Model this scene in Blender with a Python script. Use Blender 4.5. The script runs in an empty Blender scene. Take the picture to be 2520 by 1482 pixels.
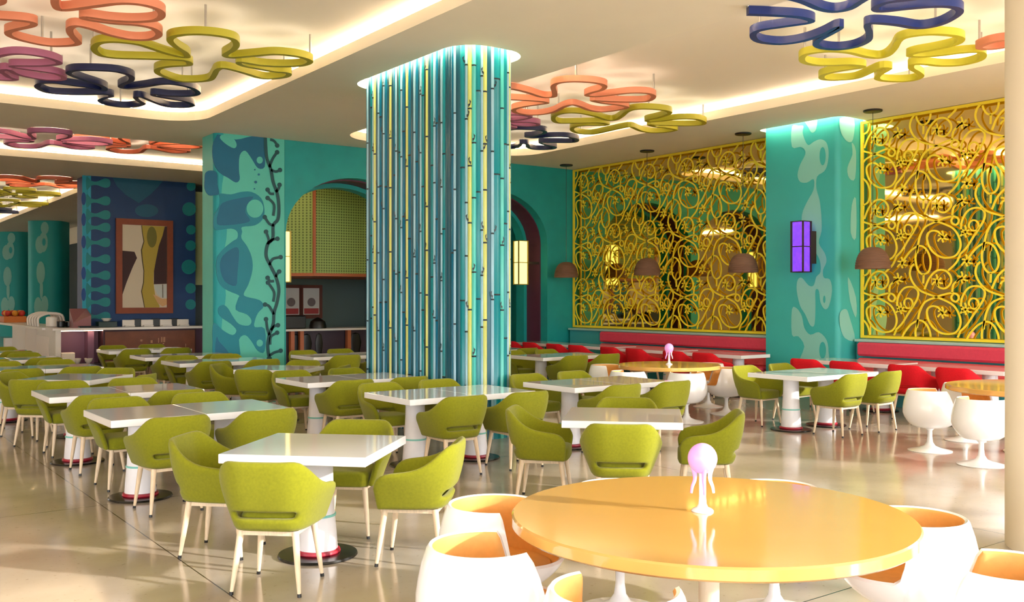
import bpy, math, random
from mathutils import Vector, Matrix
random.seed(7)
PI = math.pi
# ------------------------------------------------------------------ viewpoint
F_PX, CX, HY, EYE, TH = 2350.0, 1260.0, 735.0, 1.737, math.radians(36.5)
SN, CS = math.sin(TH), math.cos(TH)
H = 4.80          # soffit height
def at_z(px, py, z):
    d = F_PX*(EYE-z)/(py-HY); r = (px-CX)/F_PX*d
    return (d*SN+r*CS, d*CS-r*SN)
def at_Y(px, py, Y):
    t = (px-CX)/F_PX; d = Y/(CS-t*SN)
    return (d*SN+t*d*CS, EYE-(py-HY)*d/F_PX)
def at_X(px, py, X):
    t = (px-CX)/F_PX; d = X/(SN+t*CS)
    return (d*CS-t*d*SN, EYE-(py-HY)*d/F_PX)

# ------------------------------------------------------------------ materials
def lin(c):
    return tuple(((v/255.0)/12.92 if v <= 10 else ((v/255.0+0.055)/1.055)**2.4) for v in c)
MATS = {}
def mat(name, rgb, rough=0.5, metal=0.0, spec=0.5, coat=0.0, noise=0.0, scale=20.0, bump=0.0, bscale=200.0, emit=None, es=0.0, sheen=0.0, stretch=None):
    if name in MATS: return MATS[name]
    m = bpy.data.materials.new(name); m.use_nodes = True
    nt = m.node_tree; b = nt.nodes['Principled BSDF']
    col = lin(rgb)
    b.inputs['Base Color'].default_value = (*col, 1)
    b.inputs['Roughness'].default_value = rough
    b.inputs['Metallic'].default_value = metal
    b.inputs['Specular IOR Level'].default_value = spec
    b.inputs['Coat Weight'].default_value = coat
    b.inputs['Coat Roughness'].default_value = 0.05
    if sheen: b.inputs['Sheen Weight'].default_value = sheen
    tc = None
    if noise or bump:
        tc = nt.nodes.new('ShaderNodeTexCoord')
        src = tc.outputs['Object']
        if stretch:
            mp = nt.nodes.new('ShaderNodeMapping'); mp.inputs['Scale'].default_value = stretch
            nt.links.new(src, mp.inputs['Vector']); src = mp.outputs['Vector']
    if noise:
        n = nt.nodes.new('ShaderNodeTexNoise'); n.inputs['Scale'].default_value = scale; n.inputs['Detail'].default_value = 4
        nt.links.new(src, n.inputs['Vector'])
        mr = nt.nodes.new('ShaderNodeMapRange'); mr.inputs['From Min'].default_value = .3; mr.inputs['From Max'].default_value = .7
        mr.inputs['To Min'].default_value = 1-noise; mr.inputs['To Max'].default_value = 1+noise
        nt.links.new(n.outputs['Fac'], mr.inputs['Value'])
        mx = nt.nodes.new('ShaderNodeVectorMath'); mx.operation = 'SCALE'
        mx.inputs[0].default_value = col
        nt.links.new(mr.outputs['Result'], mx.inputs['Scale'])
        nt.links.new(mx.outputs['Vector'], b.inputs['Base Color'])
    if bump:
        n2 = nt.nodes.new('ShaderNodeTexNoise'); n2.inputs['Scale'].default_value = bscale
        nt.links.new(src, n2.inputs['Vector'])
        bp = nt.nodes.new('ShaderNodeBump'); bp.inputs['Strength'].default_value = bump; bp.inputs['Distance'].default_value = 0.004
        nt.links.new(n2.outputs['Fac'], bp.inputs['Height']); nt.links.new(bp.outputs['Normal'], b.inputs['Normal'])
    if emit:
        b.inputs['Emission Color'].default_value = (*lin(emit), 1); b.inputs['Emission Strength'].default_value = es
    MATS[name] = m
    return m
GREEN = mat('green wool', (128, 129, 20), .9, spec=.2, noise=.08, scale=60, bump=.25, bscale=500, sheen=.15)
RED = mat('red wool', (208, 24, 36), .85, spec=.2, noise=.06, scale=60, bump=.2, bscale=500)
WOOD = mat('pale wood', (226, 203, 172), .45, noise=.10, scale=14, stretch=(6, 6, .6))
BLACK = mat('black plastic', (14, 13, 13), .4)
DISC = mat('black base metal', (16, 15, 16), .25)
WHITE = mat('white lacquer', (240, 239, 240), .08, coat=.5)
WHITEP = mat('white pedestal', (238, 236, 240), .3, noise=.02, scale=8)
RINGT = mat('mint ring', (130, 205, 195), .4)
RINGR = mat('crimson ring', (158, 12, 42), .35)
ORANGE = mat('orange lacquer', (214, 168, 92), .12, coat=.4, noise=.02, scale=3)
SHELLW = mat('white fibreglass', (244, 243, 245), .2, coat=.3)
SHELLO = mat('orange upholstery', (228, 168, 88), .55, noise=.05, scale=30)
CREAM = mat('cream paint', (232, 220, 196), .7)
CEIL = mat('soffit paint', (238, 228, 208), .75, noise=.015, scale=1.5)
TRAY = mat('tray ceiling paint', (236, 226, 208), .75)
COVE = mat('cove light', (255, 240, 215), .5, emit=(255, 241, 220), es=15.0)
RINGL = mat('pillar wash light', (255, 246, 225), .5, emit=(255, 244, 215), es=9.0)
TEAL = mat('teal plaster', (12, 150, 148), .55, noise=.08, scale=2.5, bump=.3, bscale=9)
PURPLE = mat('plum lining', (86, 38, 62), .5, noise=.06, scale=3)
YELLOW = mat('yellow lattice paint', (250, 222, 48), .4)
YFRAME = mat('yellow frame paint', (246, 218, 50), .4)
MIRROR = mat('bronze mirror', (242, 216, 140), .03, metal=1.0)
CORAL = mat('coral paint', (222, 138, 106), .5)
OLIVE = mat('lime olive paint', (176, 168, 34), .5)
LIME = mat('lime paint', (208, 200, 50), .5)
NAVY = mat('navy paint', (14, 26, 74), .35)
MAUVE = mat('mauve paint', (170, 98, 134), .5)
STEEL = mat('brushed steel', (170, 165, 158), .35, metal=.8)
BROWNP = mat('brown woven cord', (112, 80, 60), .8, noise=.15, scale=8, stretch=(1, 1, 14))
DARKM = mat('dark bronze', (50, 30, 26), .5)
PINKB = mat('pink banquette fabric', (214, 64, 90), .75, noise=.05, scale=25, bump=.1, bscale=300)
SALMON = mat('salmon seat fabric', (220, 92, 96), .75, noise=.05, scale=25)
TEALP = mat('teal plinth', (60, 160, 165), .6, noise=.03, scale=3)
LEDGE = mat('pale grey ledge', (160, 196, 190), .4)

# ------------------------------------------------------------------ mesh helper
SC = bpy.context.scene
COL = bpy.data.collections.new('restaurant'); SC.collection.children.link(COL)
class MB:
    def __init__(s): s.v = []; s.f = []; s.m = []; s.cur = 0
    def add(s, vs, fs):
        o = len(s.v); s.v += [tuple(p) for p in vs]
        for f in fs: s.f.append(tuple(i+o for i in f)); s.m.append(s.cur)
    def box(s, x0, x1, y0, y1, z0, z1):
        s.add([(x0,y0,z0),(x1,y0,z0),(x1,y1,z0),(x0,y1,z0),(x0,y0,z1),(x1,y0,z1),(x1,y1,z1),(x0,y1,z1)],
              [(0,3,2,1),(4,5,6,7),(0,1,5,4),(1,2,6,5),(2,3,7,6),(3,0,4,7)])
        return s
    def rbox(s, x0, x1, y0, y1, z0, z1, b=.006):
        # box with all edges chamfered
        vs = []; 
        xs = (x0, x1); ys = (y0, y1); zs = (z0, z1); idx = {}
        for i in (0,1):
            for j in (0,1):
                for k in (0,1):
                    sx, sy, sz = (1,-1)[i], (1,-1)[j], (1,-1)[k]
                    idx[i,j,k,'x'] = len(vs); vs.append((xs[i], ys[j]+sy*b, zs[k]+sz*b))
                    idx[i,j,k,'y'] = len(vs); vs.append((xs[i]+sx*b, ys[j], zs[k]+sz*b))
                    idx[i,j,k,'z'] = len(vs); vs.append((xs[i]+sx*b, ys[j]+sy*b, zs[k]))
        g = lambda i,j,k,a: idx[i,j,k,a]
        fs = []
        for i in (0,1): fs.append((g(i,0,0,'x'),g(i,1,0,'x'),g(i,1,1,'x'),g(i,0,1,'x')))
        for j in (0,1): fs.append((g(0,j,0,'y'),g(1,j,0,'y'),g(1,j,1,'y'),g(0,j,1,'y')))
        for k in (0,1): fs.append((g(0,0,k,'z'),g(1,0,k,'z'),g(1,1,k,'z'),g(0,1,k,'z')))
        for i in (0,1):
            for j in (0,1): fs.append((g(i,j,0,'x'),g(i,j,1,'x'),g(i,j,1,'y'),g(i,j,0,'y')))
        for i in (0,1):
            for k in (0,1): fs.append((g(i,0,k,'x'),g(i,1,k,'x'),g(i,1,k,'z'),g(i,0,k,'z')))
        for j in (0,1):
            for k in (0,1): fs.append((g(0,j,k,'y'),g(1,j,k,'y'),g(1,j,k,'z'),g(0,j,k,'z')))
        for i in (0,1):
            for j in (0,1):
                for k in (0,1): fs.append((g(i,j,k,'x'),g(i,j,k,'y'),g(i,j,k,'z')))
        s.add(vs, fs); return s
    def prism(s, poly, z0, z1):
        n = len(poly)
        s.add([(x,y,z0) for x,y in poly]+[(x,y,z1) for x,y in poly],
              [tuple(range(n-1,-1,-1)), tuple(range(n,2*n))]+[(i,(i+1)%n,n+(i+1)%n,n+i) for i in range(n)])
        return s
    def lathe(s, prof, n=32, c=(0,0,0), caps=True):
        k = len(prof); vs = []
        for r, z in prof:
            for i in range(n):
                a = 2*PI*i/n; vs.append((c[0]+r*math.cos(a), c[1]+r*math.sin(a), c[2]+z))
        fs = [(j*n+i, j*n+(i+1)%n, (j+1)*n+(i+1)%n, (j+1)*n+i) for j in range(k-1) for i in range(n)]
        if caps:
            fs.append(tuple(range(n-1,-1,-1))); fs.append(tuple((k-1)*n+i for i in range(n)))
        s.add(vs, fs); return s
    def sweep(s, pts, rad, n=8):
        pts = [Vector(p) for p in pts]; k = len(pts)
        if not hasattr(rad, '__len__'): rad = [rad]*k
        vs = []; up = Vector((0,0,1)); prev = None
        for i, p in enumerate(pts):
            t = (pts[min(i+1,k-1)]-pts[max(i-1,0)]).normalized()
            if prev is None:
                ref = Vector((1,0,0)) if abs(t.z) > .9 else up
                u = t.cross(ref).normalized()
            else:
                u = (prev - t*prev.dot(t)).normalized()
            prev = u; w = t.cross(u)
            for j in range(n):
                a = 2*PI*j/n; vs.append(p+(u*math.cos(a)+w*math.sin(a))*rad[i])
        fs = [(i*n+j, i*n+(j+1)%n, (i+1)*n+(j+1)%n, (i+1)*n+j) for i in range(k-1) for j in range(n)]
        fs += [tuple(range(n-1,-1,-1)), tuple((k-1)*n+j for j in range(n))]
        s.add(vs, fs); return s
    def tube(s, a, b, r0, r1=None, n=10): return s.sweep([a, b], [r0, r0 if r1 is None else r1], n)
    def build(s, name, mats, parent=None, smooth=30, recalc=True):
        me = bpy.data.meshes.new(name); me.from_pydata(s.v, [], s.f)
        if not isinstance(mats, (list, tuple)): mats = [mats]
        for m in mats: me.materials.append(m)
        if len(mats) > 1: me.polygons.foreach_set('material_index', s.m)
        if recalc:
            import bmesh
            bm = bmesh.new(); bm.from_mesh(me); bmesh.ops.recalc_face_normals(bm, faces=bm.faces); bm.to_mesh(me); bm.free()
        if smooth:
            me.polygons.foreach_set('use_smooth', [True]*len(me.polygons)); me.set_sharp_from_angle(angle=math.radians(smooth))
        me.update()
        o = bpy.data.objects.new(name, me); COL.objects.link(o)
        if parent: o.parent = parent
        return o
def tag(o, label=None, cat=None, group=None, kind=None):
    if label: o['label'] = label
    if cat: o['category'] = cat
    if group: o['group'] = group
    if kind: o['kind'] = kind
    return o
def thing(name, label, cat, loc=(0,0,0), rz=0, group=None):
    o = bpy.data.objects.new(name, None); COL.objects.link(o); o.empty_display_size = .1
    o.location = loc; o.rotation_euler = (0, 0, rz)
    return tag(o, label, cat, group)
def structure(o): o['kind'] = 'structure'; return o
def copy_tree(o, parent=None):
    kids = list(o.children); c = o.copy(); COL.objects.link(c)
    if parent: c.parent = parent
    for k in kids: copy_tree(k, c)
    return c
class Maker:
    """first placement uses the prototype itself, later ones copy it and its parts"""
    def __init__(s, fn): s.fn = fn; s.p = None
    def __call__(s, loc, rz, label, group=None):
        if s.p is None: s.p = s.fn(); o = s.p
        else: o = copy_tree(s.p)
        o.location = loc; o.rotation_euler = (0, 0, rz); o['label'] = label
        if group: o['group'] = group
        return o
def bake(o, mods):
    for kind, kw in mods:
        m = o.modifiers.new(kind, kind)
        for k, v in kw.items(): setattr(m, k, v)
    dg = bpy.context.evaluated_depsgraph_get(); dg.update()
    me = bpy.data.meshes.new_from_object(o.evaluated_get(dg))
    o.modifiers.clear(); old = o.data; o.data = me; me.name = old.name
    return o
def crom(pts, k=5, closed=True):
    n = len(pts); out = []
    rng = range(n if closed else n-1)
    for i in rng:
        if closed: p0,p1,p2,p3 = (pts[(i-1)%n], pts[i], pts[(i+1)%n], pts[(i+2)%n])
        else: p0,p1,p2,p3 = (pts[max(i-1,0)], pts[i], pts[i+1], pts[min(i+2,n-1)])
        for j in range(k):
            t = j/k
            out.append(tuple(.5*((2*p1[a])+(-p0[a]+p2[a])*t+(2*p0[a]-5*p1[a]+4*p2[a]-p3[a])*t*t+(-p0[a]+3*p1[a]-3*p2[a]+p3[a])*t**3) for a in range(len(p1))))
    if not closed: out.append(tuple(pts[-1]))
    return out
def px_pts(s, ox, oy, sc):
    v = [float(a) for a in s.replace(',', ' ').split()]
    return [(ox+v[i]/sc, oy+v[i+1]/sc) for i in range(0, len(v), 2)]
def rrect(x0, x1, y0, y1, r, n=6):
    out = []
    for cx, cy, a0 in ((x1-r, y0+r, -PI/2), (x1-r, y1-r, 0), (x0+r, y1-r, PI/2), (x0+r, y0+r, PI)):
        for i in range(n+1):
            a = a0+PI/2*i/n; out.append((cx+r*math.cos(a), cy+r*math.sin(a)))
    return out
def curve_slab(name, outer, holes, thick, m, parent=None):
    """flat slab with holes in the local XY plane, thickness along z from 0 to thick"""
    cu = bpy.data.curves.new(name, 'CURVE'); cu.dimensions = '2D'; cu.fill_mode = 'BOTH'; cu.extrude = thick/2
    for poly in [outer]+holes:
        sp = cu.splines.new('POLY'); sp.points.add(len(poly)-1); sp.use_cyclic_u = True
        for p, q in zip(sp.points, poly): p.co = (q[0], q[1], 0, 1)
    tmp = bpy.data.objects.new(name, cu); COL.objects.link(tmp)
    bpy.context.view_layer.update()
    me = bpy.data.meshes.new_from_object(tmp)
    bpy.data.objects.remove(tmp); bpy.data.curves.remove(cu)
    me.transform(Matrix.Translation((0, 0, thick/2)))
    me.name = name; me.materials.clear(); me.materials.append(m)
    me.polygons.foreach_set('use_smooth', [False]*len(me.polygons))
    o = bpy.data.objects.new(name, me); COL.objects.link(o)
    if parent: o.parent = parent
    return o

# ------------------------------------------------------------------ floor
def floor_mat():
    m = bpy.data.materials.new('polished stone floor'); m.use_nodes = True
    nt = m.node_tree; b = nt.nodes['Principled BSDF']; N = nt.nodes.new; L = nt.links.new
    tc = N('ShaderNodeTexCoord')
    n1 = N('ShaderNodeTexNoise'); n1.inputs['Scale'].default_value = .9; n1.inputs['Detail'].default_value = 6; L(tc.outputs['Object'], n1.inputs['Vector'])
    n2 = N('ShaderNodeTexNoise'); n2.inputs['Scale'].default_value = 26; n2.inputs['Detail'].default_value = 3; L(tc.outputs['Object'], n2.inputs['Vector'])
    cr = N('ShaderNodeValToRGB'); cr.color_ramp.elements[0].position = .35; cr.color_ramp.elements[1].position = .68
    cr.color_ramp.elements[0].color = (*lin((164, 151, 134)), 1); cr.color_ramp.elements[1].color = (*lin((190, 179, 164)), 1)
    L(n1.outputs['Fac'], cr.inputs['Fac'])
    cr2 = N('ShaderNodeValToRGB'); cr2.color_ramp.elements[0].position = .27; cr2.color_ramp.elements[1].position = .36
    cr2.color_ramp.elements[0].color = (.72, .68, .62, 1); cr2.color_ramp.elements[1].color = (1, 1, 1, 1)
    L(n2.outputs['Fac'], cr2.inputs['Fac'])
    mu = N('ShaderNodeMix'); mu.data_type = 'RGBA'; mu.blend_type = 'MULTIPLY'; mu.inputs['Factor'].default_value = .8
    L(cr.outputs['Color'], mu.inputs['A']); L(cr2.outputs['Color'], mu.inputs['B'])
    sep = N('ShaderNodeSeparateXYZ'); L(tc.outputs['Object'], sep.inputs['Vector'])
    def joint(sock, off, per):
        a = N('ShaderNodeMath'); a.operation = 'ADD'; a.inputs[1].default_value = -off+per*40.5; L(sock, a.inputs[0])
        w = N('ShaderNodeMath'); w.operation = 'MODULO'; w.inputs[1].default_value = per; L(a.outputs[0], w.inputs[0])
        d = N('ShaderNodeMath'); d.operation = 'SUBTRACT'; d.inputs[1].default_value = per/2; L(w.outputs[0], d.inputs[0])
        ab = N('ShaderNodeMath'); ab.operation = 'ABSOLUTE'; L(d.outputs[0], ab.inputs[0])
        lt = N('ShaderNodeMath'); lt.operation = 'LESS_THAN'; lt.inputs[1].default_value = .0045; L(ab.outputs[0], lt.inputs[0])
        return lt
    jx = joint(sep.outputs['X'], 2.0, 5.1); jy = joint(sep.outputs['Y'], 3.4, 5.1)
    mx = N('ShaderNodeMath'); mx.operation = 'MAXIMUM'; L(jx.outputs[0], mx.inputs[0]); L(jy.outputs[0], mx.inputs[1])
    mj = N('ShaderNodeMix'); mj.data_type = 'RGBA'; mj.inputs['B'].default_value = (*lin((70, 58, 46)), 1)
    L(mx.outputs[0], mj.inputs['Factor']); L(mu.outputs['Result'], mj.inputs['A']); L(mj.outputs['Result'], b.inputs['Base Color'])
    b.inputs['Roughness'].default_value = .13; b.inputs['Specular IOR Level'].default_value = .6
    return m
XW = 14.8     # mirror wall
mb = MB(); mb.box(-12, XW+.3, -3, 56, -.2, 0); fl = structure(mb.build('floor', floor_mat(), smooth=0))

# ------------------------------------------------------------------ ceiling with light coves
PX0, PX1, PY0, PY1 = 6.42, 7.22, 9.62, 12.35     # striped pillar
BX0, BY0, BY1 = 14.05, 9.70, 11.22                # blob pillar
trays = [(-6, 5.5, 3.2, 16.75), (-6, 9.5, 19.1, 22.9), (-6, 6.3, 26.9, 46), (8.12, 12.48, .6, 16.6)]
holes = [rrect(a, b, c, d, .75, 8) for a, b, c, d in trays]
rings = [rrect(PX0-.14, PX1+.14, PY0-.14, PY1+.14, .42, 8), rrect(BX0-.13, XW-.02, BY0-.13, BY1+.13, .2, 6)]
outer = [(-12, -3), (XW+.3, -3), (XW+.3, 56), (-12, 56)]
ce = curve_slab('ceiling', outer, holes+rings, .15, CEIL); ce.location.z = H; structure(ce)
mb = MB(); mb.box(-12, XW+.3, -3, 56, 5.05, 5.3); structure(mb.build('ceiling', TRAY, smooth=0))
tnames = ['the near left ceiling tray', 'the middle left ceiling tray', 'the far left ceiling tray', 'the right ceiling tray']
for (a, b, c, d), tn in zip(trays, tnames):
    o1, o2 = rrect(a-.22, b+.22, c-.22, d+.22, .9, 8), rrect(a-.14, b+.14, c-.14, d+.14, .86, 8)
    s = curve_slab('cove_light', o1, [o2], .03, COVE); s.location.z = H+.152
    tag(s, 'warm glowing strip light hidden round the edge of '+tn, 'strip light', 'cove lights')
for (o, i), nm in zip(((rrect(PX0-.135, PX1+.135, PY0-.135, PY1+.135, .415, 8), rrect(PX0-.035, PX1+.035, PY0-.035, PY1+.035, .31, 8)), (rrect(BX0-.125, XW-.03, BY0-.125, BY1+.125, .195, 6), rrect(BX0-.02, XW-.04, BY0-.02, BY1+.02, .12, 6))), ('the striped pillar', 'the pale blob patterned pillar')):
    s = curve_slab('wash_light', o, [i], .02, RINGL); s.location.z = H+.10
    tag(s, 'pale glowing light ring in the ceiling round '+nm, 'ceiling light', 'pillar light rings')

# ------------------------------------------------------------------ walls
def arch(x0, x1, zs, b, n=24):
    c = (x0+x1)/2; a = (x1-x0)/2
    return [(x0, -.01), (x1, -.01)]+[(c+a*math.cos(PI*i/n), zs+b*math.sin(PI*i/n)) for i in range(n+1)]
YW = 17.4
def arch_wall(name, y, th, m, grow):
    A = [arch(7.45+grow, 10.5-grow, 3.02, 1.15-grow), arch(10.82+grow, 13.9-grow, 3.02, 1.15-grow)]
    x0 = 7.425 if y <= YW else 7.43
    outer = [(x0, 0), (A[0][0][0], 0)]+[A[0][0]][0:0]
    # outline walks under the arches so that the openings reach the floor
    def leg(ar): return [(ar[0][0], 0)]+list(reversed([(px, pz) for px, pz in ar[2:]]))+[(ar[1][0], 0)]
    poly = [(x0, 0)]+leg(A[0])+leg(A[1])+[(XW, 0), (XW, H+.1), (x0, H+.1)]
    w = curve_slab(name, poly, [], th, m)
    w.rotation_euler = (PI/2, 0, 0); w.location = (0, y+th, 0)
    return w
structure(arch_wall('wall_back', YW, .25, TEAL, 0))
structure(arch_wall('trim_1', YW+.25, .5, PURPLE, .03))
structure(arch_wall('trim_2', YW+.75, .3, TEAL, .12))
mb = MB(); mb.box(XW, XW+.3, 3.1, 56, 0, 5.2); structure(mb.build('wall_right', TEAL, smooth=0))

# painted wall end: rounded nose and inlaid paint shapes
MB_L = mat('mural pale aqua', (84, 190, 174), .55, noise=.04, scale=3)
MB_M = mat('mural mid teal', (0, 128, 148), .55, noise=.05, scale=2)
MB_D = mat('mural deep teal', (0, 100, 134), .55, noise=.06, scale=2)
MB_W = mat('mural seaweed green', (8, 74, 80), .55)
MURAL = [MB_L, MB_M, MB_D, MB_W, mat('mural margin teal', (24, 160, 168), .55, noise=.05, scale=2)]
mb = MB()
X0 = 6.07
xr = 7.42
poly = [(xr, YW)]+[(xr, YW+.7), (X0, YW+.7)]+[(X0+.12-.12*math.cos(a), YW+.12-.12*math.sin(a)) for a in [PI/2*i/8 for i in range(9)]]
mb.cur = 0; mb.prism(poly, 0, H+.1)
def flat_poly(mb, pts, y, ci):
    mb.cur = ci; n = len(pts)
    mb.add([(x, y, z) for x, z in pts]+[(x, y+.02, z) for x, z in pts], [tuple(range(n))]+[(i, (i+1) % n, n+(i+1) % n, n+i) for i in range(n)])
def mural(s, ci, off, k=3):
    pts = [at_Y(px, py, YW) for px, py in px_pts(s, 490, 320, 2.555)]
    flat_poly(mb, crom(pts, k), YW-off, ci)
def circ(cx, cy, rx, ry, n=20): return ' '.join('%.1f,%.1f' % (cx+rx*math.cos(2*PI*i/n), cy+ry*math.sin(2*PI*i/n)) for i in range(n))
zc = [.0, H+.1]
# left margin of mid teal on the rounded nose
edge = [(.10, 0), (.22, .6), (.12, 1.2), (.20, 1.8), (.14, 2.4), (.22, 3.0), (.12, 3.7), (.2, 4.3), (.14, H+.1)]
edge = crom([(X0+a, z) for a, z in edge], 4, False)
flat_poly(mb, [(X0+.10, 0)]+edge+[(X0+.10, H+.1)], YW-.002, 4)
mb.cur = 1
n0 = len(mb.v)
arcp = [(X0+.12-.123*math.cos(a), YW+.12-.123*math.sin(a)) for a in [PI/2*i/8 for i in range(9)]]
for z in (0, H+.1): mb.v += [(x, y-.001, z) for x, y in arcp]
for i in range(8): mb.f.append((n0+i, n0+i+1, n0+9+i+1, n0+9+i)); mb.m.append(4)
mural('130,30 230,60 330,40 410,45 412,140 412,232 370,240 330,180 290,130 255,160 250,250 255,310 230,330 180,300 130,270 90,200 85,100 110,40', 2, .004)
mural('40,270 70,255 110,270 115,340 125,400 100,410 60,410 35,370 35,310', 2, .005)
mural('130,400 200,405 260,390 330,390 390,430 410,500 400,560 350,600 270,610 270,640 265,680 300,730 330,800 335,880 310,970 280,1030 300,1050 380,1070 405,1110 370,1150 350,1200 350,1240 412,1250 412,1390 370,1390 330,1330 290,1290 250,1320 250,1440 100,1440 85,1330 85,1240 100,1215 150,1260 210,1290 235,1260 200,1220 130,1170 120,1120 150,1100 180,1120 210,1170 250,1220 310,1230 330,1200 300,1160 230,1130 245,1060 250,1040 180,1010 130,970 108,880 115,800 150,750 210,700 240,680 240,640 200,620 110,630 90,600 95,540 125,480 130,430', 1, .006, 3)
mural('145,460 250,430 340,420 300,470 290,520 320,570 260,590 130,600 110,570 120,520', 2, .008)
mural('130,860 150,790 220,740 250,760 240,900 230,980 160,950', 2, .008)
mural('110,1300 125,1330 170,1380 200,1440 115,1440 100,1380', 2, .008)
mural('150,30 210,50 235,90 220,115 170,90 130,50', 0, .008)
mural(circ(350, 495, 52, 57), 0, .010)
mural(circ(380, 190, 19, 22), 0, .010); mural(circ(380, 1340, 20, 22), 0, .010)
for cx, cy, r in ((355, 328, 9), (375, 280, 7), (350, 250, 5), (347, 370, 5)): mural(circ(cx, cy, r, r, 10), 2, .008, 1)
def weed(s, w=7):
    pts = crom([at_Y(px, py, YW) for px, py in px_pts(s, 490, 320, 2.555)], 5, False)
    w = w/2.555*18.2/F_PX
    L_, R_ = [], []
    for i, p in enumerate(pts):
        a, b = pts[max(i-1, 0)], pts[min(i+1, len(pts)-1)]
        dx, dz = b[0]-a[0], b[1]-a[1]; l = math.hypot(dx, dz) or 1
        L_.append((p[0]-dz/l*w, p[1]+dx/l*w)); R_.append((p[0]+dz/l*w, p[1]-dx/l*w))
    n = len(pts); mb.cur = 3
    mb.add([(x, YW-.012, z) for x, z in L_+R_], [(i, i+1, n+i+1, n+i) for i in range(n-1)])
    e = pts[-1]; flat_poly(mb, [(e[0]+1.7*w*math.cos(2*PI*i/12), e[1]+1.7*w*math.sin(2*PI*i/12)) for i in range(12)], YW-.0125, 3)
weed('415,45 418,110 425,180 450,250 465,330 490,400 500,480 495,560 465,600 462,680 430,720 420,790 445,850 480,920 500,1000 490,1080 470,1150 465,1220 440,1290 430,1360 440,1440', 10.5)
for b_ in ('450,250 480,262 508,252', '445,60 470,70 490,98', '440,235 462,180 490,140', '480,390 498,370 505,345', '470,402 445,400 430,376', '465,540 470,470 430,428', '470,600 440,590 412,548', '430,720 436,690 420,640', '430,712 460,690 492,684', '440,850 462,812 512,800', '480,925 490,905 503,890', '470,950 445,950 430,930', '465,1080 470,1020 432,960', '468,1160 440,1110 414,1098', '440,1290 428,1250 420,1190', '450,1260 470,1235 495,1228', '445,1350 450,1300 490,1275', '440,1420 470,1400 512,1388'): weed(b_, 8.5)
tag(mb.build('painted_pillar', MURAL, smooth=0), 'tall teal pillar painted with sea creatures and dark seaweed', 'pillar')

# blue wall with comb pattern
YB = 25.4
BL = [mat('blue wall navy', (0, 56, 110), .5, noise=.1, scale=1), mat('comb teal', (0, 128, 134), .5), mat('nose cyan', (14, 152, 182), .5), mat('dot blue', (8, 70, 140), .5), mat('lobe blue', (0, 86, 118), .5)]
mb = MB(); bx0, bx1 = at_Y(190, 600, YB+.8)[0], at_Y(481, 600, YB)[0]
poly = [(bx1, YB), (bx1, YB+.8), (bx0, YB+.8)]+[(bx0+.15-.15*math.cos(a), YB+.15-.15*math.sin(a)) for a in [PI/2*i/8 for i in range(9)]]
mb.cur = 0; mb.prism(poly, 0, H+.1)
def bl(s, ci, off, k=3, sm=True):
    pts = [at_Y(px, py, YB) for px, py in px_pts(s, 180, 420, 3.9)]
    flat_poly(mb, crom(pts, k) if sm else pts, YB-off, ci)
mb.cur = 2; n0 = len(mb.v)
arcp = [(bx0+.15-.154*math.cos(a), YB+.15-.154*math.sin(a)) for a in [PI/2*i/8 for i in range(9)]]
for z in (0, H+.1): mb.v += [(x, y, z) for x, y in arcp]
for i in range(8): mb.f.append((n0+i, n0+i+1, n0+9+i+1, n0+9+i)); mb.m.append(2)
bl('88,30 140,60 140,1600 88,1600', 2, .004, 1, False)
for cy in (120, 290, 425, 545, 690, 848, 1005, 1140, 1262, 1400):
    bl('128,%d 175,%d 230,%d 300,%d 345,%d 358,%d 345,%d 300,%d 230,%d 175,%d 128,%d' % (cy-62, cy-22, cy-16, cy-44, cy-34, cy, cy+36, cy+44, cy+20, cy+24, cy+66), 1, .006)
for cy in (270, 470, 685, 985, 1190): bl(circ(100, cy, 22, 62), 3, .008, 1)
for cy, r in ((150, 44), (370, 66), (568, 46), (720, 50), (925, 70), (1130, 50), (1285, 50)): bl(circ(1172-r*.9, cy, r, r), 1, .006, 1)
bl('380,70 420,150 500,230 630,312 740,230 820,150 865,95 860,60 385,60', 4, .006, 1, False)
bl(circ(705, 385, 112, 62), 4, .006, 1)
tag(mb.build('painted_partition', BL, smooth=0), 'dark blue partition wall painted with a teal comb pattern behind the buffet', 'partition')
# framed picture on it
pic = thing('framed_picture', 'tall abstract picture in a rust wooden frame on the blue partition', 'picture', (0, 0, 0))
(fx0, fz1), (fx1, fz0) = at_Y(285, 537, YB-.05), at_Y(425, 771, YB-.05)
t_ = .15; y0 = YB-.09; pic.location = ((fx0+fx1)/2, y0, fz0)
WOODR = mat('rust wood', (138, 62, 30), .5, noise=.1, scale=6)
m2 = MB(); cx_ = (fx0+fx1)/2; hw = (fx1-fx0)/2; hh = fz1-fz0
m2.box(-hw, hw, 0, .08, 0, t_); m2.box(-hw, hw, 0, .08, hh-t_, hh); m2.box(-hw, -hw+t_, 0, .08, t_, hh-t_); m2.box(hw-t_, hw, 0, .08, t_, hh-t_)
m2.build('frame', WOODR, pic, smooth=0)
PC = [mat('canvas cream', (214, 200, 176), .6), mat('canvas ochre', (184, 160, 62), .6), mat('canvas olive', (118, 112, 44), .6), mat('canvas umber', (62, 34, 34), .6), mat('canvas line', (84, 70, 40), .6), mat('canvas pale', (200, 205, 200), .6), mat('canvas peach', (216, 170, 116), .6)]
m2 = MB(); W_, H_ = 2*hw-2*t_, hh-2*t_
m2.box(-hw+t_, hw-t_, .04, .07, t_, hh-t_)
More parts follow.
